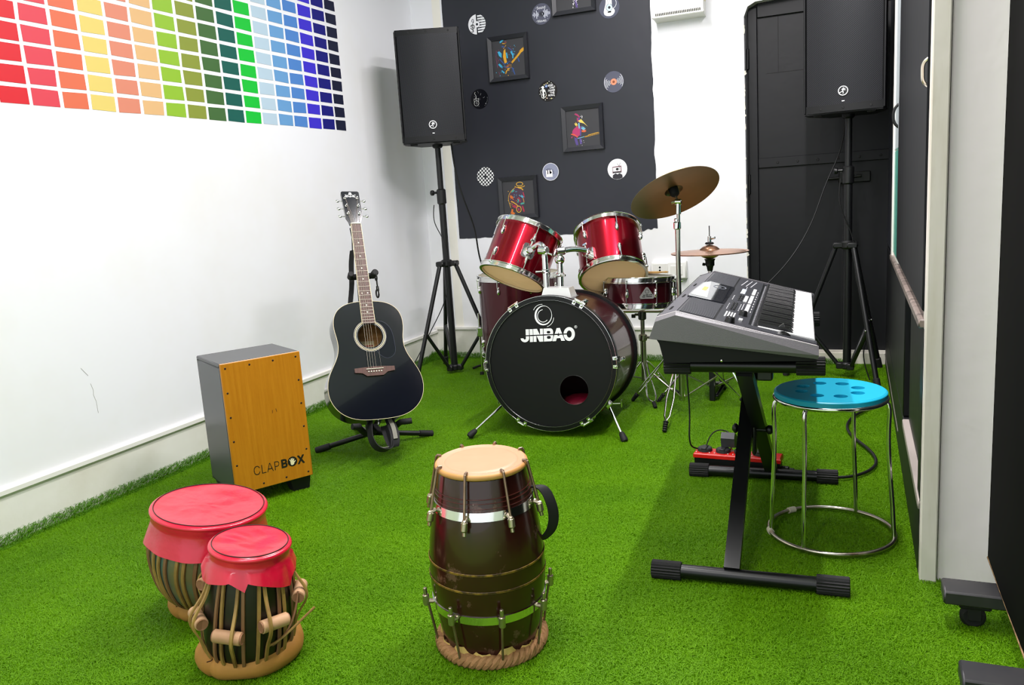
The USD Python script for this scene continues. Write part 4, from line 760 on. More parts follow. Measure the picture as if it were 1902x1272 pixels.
# headstock, tilted back
HM = m4((0, NUT+.004, .001), (1, 0, 0), (0, math.cos(.22), -math.sin(.22)), (0, math.sin(.22), math.cos(.22)))
hs = Polygon([(-.0225, 0), (.0225, 0), (.026, .018), (.034, .036), (.0375, .165), (.033, .170), (-.033, .170), (-.0375, .165), (-.034, .036), (-.026, .018)]).buffer(.002)
G.p('headstock', tm(ext(hs, -.016, 0), HM), gblack, 'black headstock')
orn = union_all([circ(.0065, 0, .160)]+[stroke(p, .003) for p in ([(-.022, .152), (-.012, .149), (-.004, .154)], [(.022, .152), (.012, .149), (.004, .154)], [(-.02, .143), (.02, .143)], [(-.02, .149), (-.016, .140)], [(.0, .15), (-.002, .14)], [(.012, .147), (.016, .140)])])
G.p('headstock_ornament', tm(ext(orn, 0, .0007), HM), M('ornament_silver', '#d9dad6', .4), 'silvery inlaid ornament', smooth=False)
for s in (-1, 1):
    for k in range(3):
        y = .052+.041*k; x = s*(.0245+.0012*k)
        q = G.p('tuner', tm(cat([rod((x, y, -.002), (x, y, .012), .0032, 10), rod((x, y, .0), (x, y, .003), .0062, 12)]), HM), nickel)
        G.p('tuner_button', tm(cat([rod((x, y-.006, -.012), (s*.052, y-.006, -.012), .0022, 8), ell((s*.058, y-.006, -.012), (.0085, .0068, .004), 2)]), HM), nickel, parent=q)
head_pt = lambda s, k: (HM @ A([s*(.0245+.0012*k), .052+.041*k, .008, 1]))[:3]
for k in range(6):
    xb = (k-2.5)*.0106; xn = (k-2.5)*.0072; s = -1 if k < 3 else 1; j = [0, 1, 2, 2, 1, 0][k]
    if k in (4,): continue
    G.p('string', tube([(xb, .1985, .010), (xb, .2085, .0135), (xn, NUT+.002, .0092), head_pt(s, j)], .00075-.00007*k, 5), M('string_bronze', (.62, .57, .48), .3, 1.0))
G.p('strap_button', rod((0, -.001, -.05), (0, -.014, -.05), .006, 10), nickel)
strapm = M('strap_black_web', '#121214', .8); strapg = M('strap_grey_lining', '#77756a', .7)
q = G.p('strap', [ribbon(spline([(-.030, .01, -.06), (-.045, -.03, -.02), (-.050, -.08, .005), (-.025, -.122, .012), (.02, -.125, .004), (.030, -.08, -.02), (.028, -.02, -.05)], 40), (.25, .1, 1), .045, .003),
                  ribbon(spline([(.045, .005, -.05), (.048, -.04, -.015), (.046, -.09, .008), (.040, -.118, .004), (.030, -.08, -.03), (.026, -.02, -.06)], 30), (1, .05, .25), .036, .003)], strapm, 'black webbing strap hanging in loops below the body')
G.p('strap_lining', [ribbon(spline([(-.030, .008, -.052), (-.042, -.03, -.014), (-.046, -.08, .010), (-.022, -.118, .016), (.01, -.119, .010)], 30), (.25, .1, 1), .022, .003), ribbon(spline([(.0455, .0, -.040), (.0485, -.04, -.008), (.0465, -.088, .014)], 16), (1, .05, .25), .017, .003)], strapg, 'grey lining of the strap', parent=q)
G.p('strap', [ribbon(spline([(-.022, .745, -.028), (-.028, .70, -.05), (-.034, .60, -.075), (-.046, .52, -.095), (-.050, .44, -.11)], 24), (1, .1, .5), .022, .003), tube([(-.010, .845, -.012), (-.024, .838, -.012), (-.018, .80, -.022), (-.022, .745, -.028)], .0022, 6)], strapm, 'black strap tied under the headstock, hanging behind the neck')
# stand (room coordinates)
GS = Thing('guitar_stand', 'black folding guitar stand with rubber capped legs and a neck fork', 'guitar stand', m4((-1.925, 2.885, 0)))
g2 = lambda x, y, z: (GM @ A([x, y, z, 1]))[:3]
hub = A([-1.925, 2.885, .115]); topm = g2(.004, .655, -.075)
GS.p('spine', rod(hub+A([0, 0, -.06]), topm, .0125, 12), blackm, world=True); GS.p('hub', [rod(hub+A([0, 0, -.05]), hub+A([0, 0, .05]), .024, 14)], blackp, world=True)
for nm, f in (('l', (-2.128, 2.7705, .016)), ('r', (-1.7499, 3.0881, .016)), ('b', (-2.16, 3.12, .016))):
    f = A(f); h = hub+A([0, 0, -.045]); u = unit(f-h); q = GS.p('leg', rod(h, f, .0115, 12), blackm, world=True); GS.p('rubber_cap', rod(f-u*.055, f+u*.012, .0145, 14), rubber, parent=q, world=True)
for s in (-1, 1):
    pts = [hub+A([0, 0, .02]), g2(s*.055, -.035, -.085), g2(s*.085, -.016, -.04), g2(s*.100, -.022, .008), g2(s*.122, -.022, .016)]
    GS.p('body_rest', tube(spline(pts, 20), .0125, 12), rubber, 'foam covered body rest', world=True)
yk = g2(0, .640, -.055)
GS.p('neck_fork', [rod(topm, g2(0, .640, -.035), .013, 12), rod(g2(-.046, .622, -.030), g2(.050, .626, -.030), .0125, 12), rod(g2(-.046, .622, -.032), g2(-.050, .622, .014), .0125, 12), rod(g2(.050, .626, -.032), g2(.054, .626, .016), .0145, 12)], rubber, 'foam covered neck fork', world=True)
st = g2(.054, .626, .016)
lp = [st+A([.008*math.cos(t), -.006*math.cos(t), -.022+.014*math.sin(t)]) for t in np.linspace(0, 2*PI, 14)]; lp2 = [st+A([.012*math.cos(t), -.009*math.cos(t), -.092+.017*math.sin(t)]) for t in np.linspace(0, 2*PI, 16)]
GS.p('neck_band', [tube(lp, .0032, 6), tube([st+A([.004, -.003, -.035]), st+A([.006, -.005, -.062])], .0034, 6), tube([st+A([.002, -.004, -.06]), st+A([.0, -.002, -.08])], .003, 6), tube([st+A([.012, -.009, -.06]), st+A([.014, -.01, -.08])], .003, 6), tube(lp2, .0034, 6)], rubber, 'hanging rubber neck band', world=True)
# ------------------------------------------------------------------ cajon, tablas, dholak
cj = A([-1.9395, 2.258, 0]); cn = unit(A([.864, -.504, 0])); cx = A([-cn[1], cn[0], 0])*1.0
CM = m4(cj, cx, -cn, (0, 0, 1)) if np.cross(cx, -cn)[2] > 0 else m4(cj, -cx, -cn, (0, 0, 1))    # x right, y back, front face at y = 0
C_ = Thing('cajon', 'grey box drum with an amber wood front lettered CLAPBOX', 'cajon', CM); CW, CD, Z0, Z1 = .292, .268, .058, .532
cgrey = M('cajon_charcoal', '#434447', .34, bump=(300, .02)); amber = M('amber_ply', '#ad6c10', .34, noise=(7, '#bd7d1a', .3, .75, (14, 1, .6)), bump=(60, .04))
for nm, lo, hi in (('top_board', (-CW/2, .008, Z1-.014), (CW/2, CD, Z1)), ('bottom_board', (-CW/2, .008, Z0), (CW/2, CD, Z0+.012)), ('side_board', (-CW/2, .008, Z0), (-CW/2+.012, CD, Z1-.014)), ('side_board', (CW/2-.012, .008, Z0), (CW/2, CD, Z1-.0142)), ('back_board', (-CW/2, CD-.006, Z0), (CW/2, CD, Z1-.01))):
    C_.p(nm, b2(lo, hi, .003), cgrey)
C_.p('front_panel', b2((-CW/2+.001, -.0005, Z0+.001), (CW/2-.001, .009, Z1-.001), .002), amber, 'amber plywood playing face')
C_.p('front_edge', b2((-CW/2+.002, .002, Z1-.0035), (CW/2-.002, .0085, Z1-.0005)), M('ply_edge_pale', '#d9b48c', .5), 'pale ply edge')
FM = m4((0, -.0005, 0), (1, 0, 0), (0, 0, 1), (0, -1, 0))
sx = [(-.128+.0853*i, z) for z in (Z1-.018, Z0+.018) for i in range(4)]+[(s*.130, Z0+.018+.0876*k) for s in (-1, 1) for k in range(1, 5)]
for x, z in sx: C_.p('screw', rod((x, -.0012, z), (x, .004, z), .0042, 10), M('screw_dark', '#2a1509', .5))
tx1 = fit2d(text2d('CLAP', .03), -.074, .112, .022, .146); tx1 = tx1.buffer(-.0006)
g = union_all([tx1, fit2d(text2d('B', .03, 4), .029, .113, .052, .146), fit2d(text2d('X', .03, 4), .091, .113, .118, .146), circ(.0182, .0715, .1295)])
C_.p('lettering', tm(ext(g, 0, .0006), FM), M('print_black', '#17120c', .5), 'black CLAPBOX lettering', smooth=False)
hand = union_all([Polygon(spline([(-.007, -.004), (-.005, -.012), (.004, -.012), (.0075, -.003), (.004, .004), (-.005, .003)], 20, True).tolist())]+[stroke([(x0, .0), (x1, y1)], .0032) for x0, x1, y1 in ((-.005, -.0085, .008), (-.002, -.003, .0115), (.001, .0022, .0112), (.0038, .0068, .008))]+[stroke([(.004, -.006), (.0115, .0005)], .0034)])
C_.p('hand_emblem', tm(ext(affinity.translate(hand, .0705, .1295), .0006, .0012), FM), M('print_cream', '#e9dfb4', .5), 'cream hand inside the letter O', smooth=False)
C_.p('scratch', tm(ext(union_all([stroke([(.020, .335), (.019, .325)], .002), stroke([(.033, .338), (.035, .327)], .002)]), 0, .0004), FM), M('scratch_brown', '#5c3206', .5), smooth=False)
for x in (-CW/2+.045, CW/2-.045):
    for y in (.055, CD-.045): C_.p('foot', hull([(x+a, y+b, z) for a, b, z in ((-.040, -.040, .06), (.040, -.040, .06), (-.040, .03, .06), (.040, .03, .06), (-.024, -.026, 0), (.036, -.026, 0), (-.024, .022, 0), (.036, .022, 0))]), rubber)

redv = M('red_vinyl', '#cf1236', .26, noise=(7, '#c20d2d', .4, .75, (1, 1, 1)), bump=(16, .30), coat_weight=.4, coat_roughness=.12); pipem = M('red_piping', '#8e0f20', .4); darkpipe = M('dark_piping', '#3a1a16', .5)
cush = M('tan_ring_cloth', '#a06c26', .72, noise=(5, '#ad7c38', .35, .75, (1, 1, 1)), bump=(40, .12))
strapl = M('gut_strap', '#a58444', .55, noise=(9, '#6e4a26', .35, .75, (3, 3, 1))); strapd = M('gut_strap_dark', '#7c5638', .55)
def ring_cushion(label, c, Ro, r, seed, hgt=1.0):
    R = Ro-r; n, k = 72, 16; rows = []
    for i in range(n):
        a = 2*PI*i/n; pinch = 1-.16*math.exp(-((a-4.55+PI) % (2*PI)-PI)**2/.004); rr = r*(1+.06*math.sin(3*a+seed)+.03*math.sin(7*a))*pinch
        rows.append([((R+rr*math.cos(t))*math.cos(a), (R+rr*math.cos(t))*math.sin(a), max(.0, r*.88*hgt+rr*math.sin(t)*hgt*(.9 if math.sin(t) < 0 else 1))) for t in np.arange(k)/k*2*PI])
    T = Thing('ring_cushion', label, 'ring cushion', m4(c), 'cloth rings under the tablas'); T.p('cloth_ring', ngrid(rows, True, True), cush)
    T.p('seam', [tube([(R*1.0*math.cos(4.55)+a*.003, R*math.sin(4.55)-r*.8+b, r*1.62*hgt-b*.2) for a, b in ((0, -.010), (1, .0), (-1, .012), (.5, .024))], .0012, 5)], darkpipe)
    return T
def radial_strap(pts, w, t):
    P = spline(pts, 22); T_ = np.gradient(P, axis=0); rows = []
    for p, d in zip(P, T_):
        tg = unit(A([-p[1], p[0], 0])); n_ = unit(np.cross(tg, d)); n_ = n_ if n_ @ A([p[0], p[1], 0]) > 0 else -n_
        rows.append([p+tg*w/2-n_*t*.4, p+tg*w*.36+n_*t, p-tg*w*.36+n_*t, p-tg*w/2-n_*t*.4])
    return ngrid(rows, False, True)
def drum_profile(pr): return spline([(a, 0, b) for a, b in pr], 60)[:, [0, 2]]
def on_profile(P, z):
    i = np.argmin(abs(P[:, 1]-z)); return P[i, 0]
# bayan (large)
BT = frame((-1.580, 1.525, .034), (.150, .030, .985), (0, 1, 0)); BH = .258
bp = drum_profile([(.052, .0), (.090, .020), (.122, .062), (.141, .120), (.146, .165), (.138, .205), (.128, .230), (.126, BH-.006)])
BY = Thing('bayan', 'large tabla with a red vinyl cover and a weathered green body', 'tabla', BT)
verdi = M('verdigris_copper', '#557068', .34, .3, noise=(9, '#7a6d50', .42, .62, (1, 1, .7)), bump=(11, .55))
BY.p('body', lathe([(0.001, 0)]+bp.tolist(), 64), verdi, 'dented green and brown metal bowl')
for k in range(36):
    a = 2*PI*k/36+.03*math.sin(k*2.3)
    pts = [((r+.0030)*math.cos(a+.02*math.sin(z*40)), (r+.0030)*math.sin(a+.02*math.sin(z*40)), z) for r, z in bp[4:54:3] if z < BH-.066]
    BY.p('gut_strap', radial_strap(pts, .0105, .0026), strapl if k % 3 else strapd)
def cover(T, R, z_top, skirt, zs_, seed, ragged_=0.0, zsk=.06, flare=1.07):
    th = np.arange(96)/96*2*PI; rows = []
    r1 = np.random.RandomState(int(seed)); bump_ = lambda x, y: .020*(float(meshkit.fbm(A([x*4+9.3, y*7+seed*3, 1.7]), 3, 5))-.5)
    prof = [(R*u, z_top) for u in (.0004, .06, .12, .2, .28, .36, .44, .52, .60, .68, .76, .84, .90, .95)]
    rows = []
    for (r, z) in prof: rows.append([(r*math.cos(t), r*math.sin(t), z-.004*(1-(r/R)**2)+bump_(r*math.cos(t)*3, r*math.sin(t)*3)*.55*(1-(r/R)**6)) for t in th])
    T.p('cover_top', ngrid(rows, False, True), redv, 'red vinyl cover top')
    kn = np.sort(r1.uniform(0, 96, 40)); tear = np.interp(np.arange(96), np.r_[kn, kn[0]+96], np.r_[r1.uniform(0, 1, 40)**2.6, .5], period=96)*ragged_
    rows = []
    for i, (f, dz) in enumerate(((.95, 0.0), (1.01, -.003), (1.025, -.012), (1.005, -.024), (skirt*1.0, -.034), (skirt*(1+(flare-1)*.4), -zsk*.65), (skirt*flare, -zsk))):
        row = []
        for j, t in enumerate(th):
            wv = .018*math.sin(5*t+seed)*(i/6)**2+.010*math.sin(11*t+1.7*seed)*(i/6)**2
            dd = (tear[j] if i == 6 else tear[j]*.3 if i == 5 else 0)
            rr = R*(f+wv); row.append((rr*math.cos(t), rr*math.sin(t), z_top+dz-dd))
        rows.append(row)
    T.p('cover_skirt', ngrid(rows, False, True), redv, 'red vinyl skirt')
    T.p('piping', [tm(torus(R*.965, .0011, 80, 6), m4((0, 0, z_top+.0005)))], darkpipe)
    T.p('rolled_edge', [tm(torus(R*.995, .0062, 80, 10), m4((0, 0, z_top-.008)))], redv)
cover(BY, .1400, BH+.012, 1.0, 0, 1, .0, .088, 1.105)
ring_cushion('tan cloth ring under the large tabla', (-1.592, 1.560, 0), .118, .030, 1.0)
# dayan (small)
DT = frame((-1.302, 1.357, .030), (.135, .030, .988), (0, 1, 0)); DH = .262
dp = drum_profile([(.078, .0), (.092, .02), (.100, .07), (.098, .13), (.091, .19), (.084, .235), (.082, DH-.004)])
DY_ = Thing('dayan', 'small tabla with a torn red vinyl cover and wooden tuning pegs under its straps', 'tabla', DT)
dwood = M('dark_tabla_wood', '#150e0a', .4, noise=(8, '#20150d', .35, .7, (1, 1, 5)))
DY_.p('body', lathe([(0.001, 0)]+dp.tolist(), 56), dwood, 'dark wooden body')
pegm = M('tuning_peg_wood', '#c19873', .6, noise=(9, '#a77c58', .35, .75, (1, 1, 1))); pege = M('peg_end_wood', '#8d6144', .65)
PEG = [math.radians(a) for a in (-178, -122, -73, -23, 30, 84, 135)]; PZ = [.150, .112, .100, .122, .150, .12, .13]
for k in range(26):
    a = 2*PI*k/26+(.045 if k % 2 else -.045); pts = []
    for r, z in dp[2:56:3]:
        if z > DH-.040: continue
        o = .004
        for pa, pz in zip(PEG, PZ):
            da = abs((a-pa+PI) % (2*PI)-PI)
            if da < .20: o = max(o, .004+.030*math.exp(-((z-pz)/.045)**2))
        w_ = a+(.05 if k % 2 else -.05)*(z/DH-.5)
        pts.append(((r+o)*math.cos(w_), (r+o)*math.sin(w_), z))
    DY_.p('gut_strap', radial_strap(pts, .0088, .0030), strapl if k % 3 != 1 else strapd)
for a, z in zip(PEG, PZ):
    r = on_profile(dp, z)+.0165; c = A([r*math.cos(a), r*math.sin(a), z]); t = A([-math.sin(a), math.cos(a), .0])
    q = DY_.p('tuning_peg', tube([c-t*.031, c-t*.030, c+t*.030, c+t*.031], [.0135, .0150, .0150, .0135], 16), pegm, 'round wooden tuning peg')
    [DY_.p('peg_end', rod(c+s*t*.0305, c+s*t*.0316, .0125, 14), pege, parent=q) for s in (-1, 1)]
DY_.p('base_lacing', [tm(torus(.090, .0045, 56, 8), m4((0, 0, .030)))], strapd)
DY_.p('loose_strap', tube(spline([(.075, -.045, .05), (.105, -.035, .07), (.13, .0, .10), (.155, .035, .135)], 14), .0028, 6), strapl, 'loose strap end sticking out')
DY_.p('loose_strap', tube(spline([(.078, -.04, .045), (.11, -.02, .075), (.118, .01, .12), (.112, .03, .165)], 14), .0026, 6), strapd)
cover(DY_, .0865, DH+.012, 1.03, 0, 2.2, .042, .052, 1.17)
ring_cushion('tan cloth ring under the small tabla with the torn cover', (-1.312, 1.376, 0), .124, .033, 2.2)

# dholak standing on end
DX, DYY = -.785, 1.597
DH_ = Thing('dholak', 'dark red brown barrel drum standing on end with a cream head and metal tension rods', 'dholak', frame((DX, DYY, 0), (.022, -.020, 1), (0, 1, 0)) @ np.diag([1, 1, 1.022, 1]))
maroon = usdkit.material(stage, '/World/Looks/dholak_lacquer', {'tc': ('texture_coordinate', {}), 'n': ('noise_texture', {'scale': 9.0, 'detail': 8.0, 'roughness': .7}), 'r': ('rgb_ramp', {'ramp': [(0, (.022, .0045, .0035)), (.60, (.030, .006, .0045)), (.64, (.10, .045, .035)), (1, (.13, .06, .045))]}), 'p': ('principled_bsdf', {'roughness': .20, 'coat_weight': .3})}, [('tc.object', 'n.vector'), ('n.fac', 'r.fac'), ('r.color', 'p.base_color')], surface='p.BSDF')
hp_ = drum_profile([(.112, .022), (.118, .06), (.1285, .12), (.1335, .18), (.1330, .225), (.1280, .275), (.1180, .335), (.1085, .385), (.100, .430)])
DH_.p('barrel', lathe(hp_.tolist(), 80), maroon, 'dark red brown lacquered barrel')
for z in (.392, .383, .372): DH_.p('turned_groove', tm(torus(on_profile(hp_, z)+.0002, .0011, 72, 6), m4((0, 0, z))), M('groove_maroon', '#4a1a14', .3))
bandm = M('gold_chain_band', '#8a6a1c', .5, noise=(60, '#3a2608', .4, .6, (1, 1, 1)))
for z in (.232, .192):
    r = on_profile(hp_, z)+.0006; DH_.p('ornament_band', lathe([(r, z-.0028), (r+.0010, z-.002), (r+.0010, z+.002), (r, z+.0028)], 80), bandm, 'thin gilt chain band')
for z in (.356, .125):
    r0, r1 = on_profile(hp_, z-.0095), on_profile(hp_, z+.0095); DH_.p('metal_band', lathe([(r0-.002, z-.0095), (r0+.0025, z-.0095), (r1+.0025, z+.0095), (r1-.002, z+.0095)], 80, True), chrome, 'polished metal band')
# heads
DH_.p('top_rim', tm(torus(.0985, .0072, 80, 12), m4((0, 0, .438))), M('rawhide_rim', '#b98044', .5, noise=(8, '#c79858', .35, .7, (1, 1, 1))), 'rolled rawhide rim')
hide = M('rawhide_head', (.50, .285, .165), .42, noise=(4, (.56, .34, .21), .35, .75, (1, 1, 1)))
DH_.p('top_head', lathe([(.104, .442), (.0985, .4462), (.090, .4440), (.0835, .4432), (.0805, .4452), (.074, .4458), (.04, .4455), (.00005, .4450)], 80), hide, 'cream rawhide head')
rope = []
for s in range(3):
    t = np.linspace(0, 2*PI, 150); rope.append(tube([((.1185+.0075*math.cos(17*a+s*2.1))*math.cos(a), (.1185+.0075*math.cos(17*a+s*2.1))*math.sin(a), .020+.0085*math.sin(17*a+s*2.1)) for a in t[:-1]], .0088, 7, closed=True))
DH_.p('rope_ring', rope, M('rope_tan', '#9c7248', .75, bump=(120, .3)), 'twisted tan rope ring around the base')
rows = [[((.113+.004*math.sin(13*t)+o)*math.cos(t), (.113+.004*math.sin(13*t)+o)*math.sin(t), z+.006*math.sin(7*t+1)*(z > .03)) for t in np.arange(90)/90*2*PI] for o, z in ((.008, .022), (.004, .034), (.0025, .044))]
DH_.p('hide_edge', ngrid(rows, False, True), M('hide_edge_pale', '#c9ab62', .5), 'ragged pale hide edge at the base')
rustm = M('rusty_steel', (.34, .24, .17), .38, .85, noise=(14, (.20, .12, .08), .4, .7, (1, 1, 1)))
nutm = M('tarnished_brass', (.46, .39, .29), .3, .95)
for k in range(8):
    a = math.radians(-84+45*k); c, s = math.cos(a), math.sin(a); e = lambda r, z: A([c*r, s*r, z])
    q = DH_.p('tension_rod', [rod(e(.108, .448), e(.136, .330), .0030, 8), tube([e(.097, .4485), e(.105, .4490), e(.1085, .445)], .0034, 8)], rustm, 'rusty hooked tension rod')
    DH_.p('nut_block', [rod(e(.1305, .352), e(.1345, .332), .0078, 10), rod(e(.1345, .332), e(.1365, .322), .0045, 8), rod(e(.118, .356), e(.136, .350), .0055, 8)], nutm, parent=q)
    a = math.radians(-100+45*k); c, s = math.cos(a), math.sin(a)
    q = DH_.p('tension_rod', [rod(e(.1485, .150), e(.1265, .022), .0030, 8)], rustm, 'rusty hooked tension rod')
    DH_.p('nut_block', [rod(e(.1475, .118), e(.1485, .144), .0078, 10), rod(e(.1485, .144), e(.1490, .160), .0045, 8), rod(e(.129, .125), e(.149, .128), .0055, 8)], nutm, parent=q)
DH_.p('carry_strap', ribbon(spline([(.096, .048, .372), (.122, .052, .372), (.143, .050, .345), (.150, .050, .310), (.140, .050, .270), (.116, .050, .246)], 30), (.75, .66, 0), .024, .004), rubber, 'black carrying strap')
# ------------------------------------------------------------------ keyboard, its stand, stool, power strip, cables
KX, KL = A([.9985, .0545, 0]), A([-.0545, .9985, 0]); KO = A([-.087, 2.055, 0])
KM = m4(KO, KX, KL, (0, 0, 1))                          # x = depth (front edge of the keys at 0), y = along the keys, z up
def kext(pts, s0, s1):                                 # profile in (x, z), swept along y
    return tm(ext(Polygon(pts), s0, s1), m4((0, 0, 0), (1, 0, 0), (0, 0, 1), (0, -1, 0)) @ m4((0, 0, 0), (1, 0, 0), (0, 1, 0), (0, 0, 1)) if False else A([[1, 0, 0, 0], [0, 0, 1, 0], [0, 1, 0, 0], [0, 0, 0, 1]], float))
top = lambda u: .730-.2667*(u+.322)
kgrey = M('keyboard_side_grey', '#625f63', .42, bump=(300, .06)); kdark = M('keyboard_deck_charcoal', '#34353a', .34); kblack = M('keyboard_base_black', '#060607', .55, specular_ior_level=.25)
kback = M('keyboard_back_grey', '#5d5d62', .4)
K = Thing('keyboard', 'charcoal electronic keyboard with a grey end cheek on a black stand', 'keyboard', KM)
K.p('base', kext([(-.374, .6615), (-.366, .648), (-.355, .600), (-.005, .606), (.004, .613)], -.052, .897), kblack, 'black underside')
ch = [(-.389, .662), (-.370, .717), (-.322, .730), (.002, .6436), (.008, .640), (.007, .612)]
for e0, e1, e2, e3 in ((-.0555, -.0665, -.0600, -.040), (.9005, .9115, .905, .885)):
    line = [(-.389, .663), (-.372, .706), (-.322, .722), (-.16, .668), (.008, .622)]
    m = hull([(u, e0, z) for u, z in ch if z > .63]+[(u, e1, z) for u, z in line]+[(u, e2, z) for u, z in ((-.389, .662), (.007, .612))]+[(u, e3, z) for u, z in ch]); K.p('end_cheek', m, kgrey, 'mid grey end cheek', smooth=12)
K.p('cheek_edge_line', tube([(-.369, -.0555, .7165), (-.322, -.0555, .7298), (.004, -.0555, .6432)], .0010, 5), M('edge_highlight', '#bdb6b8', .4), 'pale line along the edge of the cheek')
K.p('deck', kext([(-.387, .662), (-.369, .7145), (-.322, .7275), (-.1555, .7275-.2667*(.322-.1555)), (-.1555, .655), (-.30, .640)], -.040, .885), kdark, 'charcoal top deck')
K.p('back_bevel', kext([(-.3872, .6635), (-.3695, .7155), (-.3235, .7285), (-.326, .724), (-.366, .711)], -.040, .885), kback, 'lighter back bevel')
K.p('seam', b2((-.371, -.04, .7168), (-.3695, .885, .7178)), kblack)
for y in (.06, .30, .56): K.p('music_rest_slot', tm(bx((0, 0, 0), (.007, .045, .003), .001), m4((-.350, y, .7215), (.965, 0, .262), (0, 1, 0), (-.262, 0, .965))), kblack)
TP = lambda u, y, d=0.0: m4((u, y, .7275-.2667*(u+.322)+d), (.9662, 0, -.2577), (0, 1, 0), (.2577, 0, .9662))   # frame on the sloping deck
K.p('key_slip', kext([(-.156, .655), (-.156, .680), (-.148, .674), (-.140, .681), (-.132, .676), (-.132, .650)], -.003, .880), M('key_slip_black', '#17171a', .4), 'ribbed black slip behind the keys')
K.p('key_slip_beads', [tm(bx((0, 0, 0), (.006, .006, .002), .001), m4((-.1475, y, .6765))) for y in np.linspace(.0, .872, 60)], M('slip_dots', '#55565b', .5))
K.p('key_bed', kext([(-.134, .640), (-.134, .662), (-.006, .628), (-.006, .612)], -.003, .848), kblack)
K.p('end_block', kext([(-.160, .640), (-.160, .688), (.004, .6450), (.004, .612)], -.041, -.0012), kdark, 'block beside the low keys'); K.p('end_block', kext([(-.150, .640), (-.150, .682), (.004, .6405), (.004, .612)], .8475, .886), kdark, 'block beside the high keys')
whm = M('white_key', '#f4f4f2', .22, coat_weight=.3); blm = M('black_key', '#0c0c0e', .22)
zk = lambda u: .6495-.235*u
P36 = .0235
for k in range(36):
    y0 = k*P36+.0005; y1 = (k+1)*P36-.0005
    K.p('white_key', hull([(u, y, z) for y in (y0, y1) for (u, z) in ((-.1315, zk(-.1315)), (-.0015, zk(-.0015)), (0, zk(0)-.0015), (0, zk(0)-.019), (-.1315, zk(-.1315)-.018))]), whm, smooth=False)
for oc in range(5):
    for j, sh_ in ((1, -.0025), (2, .0025), (4, -.0035), (5, 0), (6, .0035)):
        y = (oc*7+j)*P36+sh_
        K.p('black_key', hull([(-.1315, y-.0055, zk(-.1315)-.002), (-.1315, y+.0055, zk(-.1315)-.002), (-.048, y-.0058, zk(-.048)-.002), (-.048, y+.0058, zk(-.048)-.002), (-.1315, y-.0024, zk(-.1315)+.0098), (-.1315, y+.0024, zk(-.1315)+.0098), (-.058, y-.0024, zk(-.058)+.0098), (-.058, y+.0024, zk(-.058)+.0098)]+[(u, y+s*.0052, zk(u)+.0066) for s in (-1, 1) for u in (-.1315, -.054)]), blm, smooth=False)
# loudspeaker grilles as rows of bars, display housing between them
gbar = M('grille_bar', '#4b4c51', .4); gdk = M('grille_shadow', '#121214', .7)
for y0, y1 in ((-.030, .218), (.602, .872)):
    K.p('grille_bed', tm(b2((-.042, y0, -.001), (.044, y1, .0008)), TP(-.277, 0)), gdk, 'dark bed of the speaker grille')
    for k in range(int((y1-y0)/.0085)):
        y = y0+.004+k*.0085; K.p('grille_bar', tm(bx((.001, y, .0015), (.084, .0045, .003)), TP(-.277, 0)), gbar, smooth=False)
    K.p('grille_edge', tm(b2((.0445, y0, -.001), (.046, y1, .0012)), TP(-.277, 0)), gdk)
hs_ = Polygon([(-.052, .226), (.048, .240), (.051, .588), (-.028, .606), (-.045, .545), (-.052, .33)])
K.p('display_housing', tm(ext(hs_, -.002, .0035), TP(-.280, 0)), M('housing_gloss_black', '#1d1f27', .08, coat_weight=1.0), 'glossy display housing')
K.p('display_film', tm(ext(Polygon([(-.048, .26), (-.002, .262), (-.026, .60), (-.040, .55), (-.048, .34)]), .0035, .0040), TP(-.280, 0)), M('peeling_film', '#b9bdb6', .12, coat_weight=.6), 'pale protective film')
K.p('sticker', tm(ext(sbox(-.031, .385, -.019, .458), .004, .0046), TP(-.280, 0)), M('sticker_tan', '#d2ac62', .5), 'small tan sticker')
ov = Polygon(arc(.010, .520, .020, 0, 360, 30, ry=.034)); K.p('oval_ring', tm(ext(ov.difference(affinity.scale(ov, .82, .82)).union(affinity.scale(ov, .25, .25)), .0035, .0041), TP(-.280, 0)), M('oval_grey', '#6d7078', .3), 'grey oval mark')
pbtn = M('button_pale', '#d9d9d8', .4); dbtn = M('button_dark', '#111113', .35); prn = M('panel_print', '#c9c9cc', .5)
def panel(nm, u0, y0, u1, y1, h, mat_, lab=None, b=.0008): K.p(nm, tm(b2((0, y0, -.0005), (u1-u0, y1, h), b), TP(u0, 0, -.0003)), mat_, lab)
panel('panel_screen', -.209, .522, -.195, .625, .0012, M('lcd_pale', '#c9d3e0', .2), 'small pale screen')
for y0, y1 in ((.535, .660), (.350, .500), (.192, .322)): panel('wide_button', -.177, y0, -.1665, y1, .0032, pbtn, 'long pale button')
panel('wide_button', -.191, .362, -.181, .475, .003, pbtn, 'long pale button')
for u0, y0, n, dy in ((-.2075, .365, 4, .030), (-.200, .365, 4, .030), (-.2135, .178, 5, .027), (-.2055, .178, 5, .027)):
    for k in range(n): panel('dark_button', u0, y0+dy*k, u0+.0055, y0+dy*k+.019, .003, dbtn)
for i in range(4):
    for j in range(4): panel('small_button', -.2175+.0068*i, .052+.021*j, -.2130+.0068*i, .065+.021*j, .0028, pbtn)
panel('small_button', -.181, .040, -.171, .062, .004, pbtn)
for k in range(9): panel('small_button', -.1625, .20+.05*k, -.1595, .212+.05*k, .0022, pbtn)
for r_ in range(3):
    for k in range(12): panel('print_mark', -.219+.0145*r_+.001*k, .700+.0135*k, -.216+.0145*r_+.001*k, .7085+.0135*k, .0006, prn, b=0)
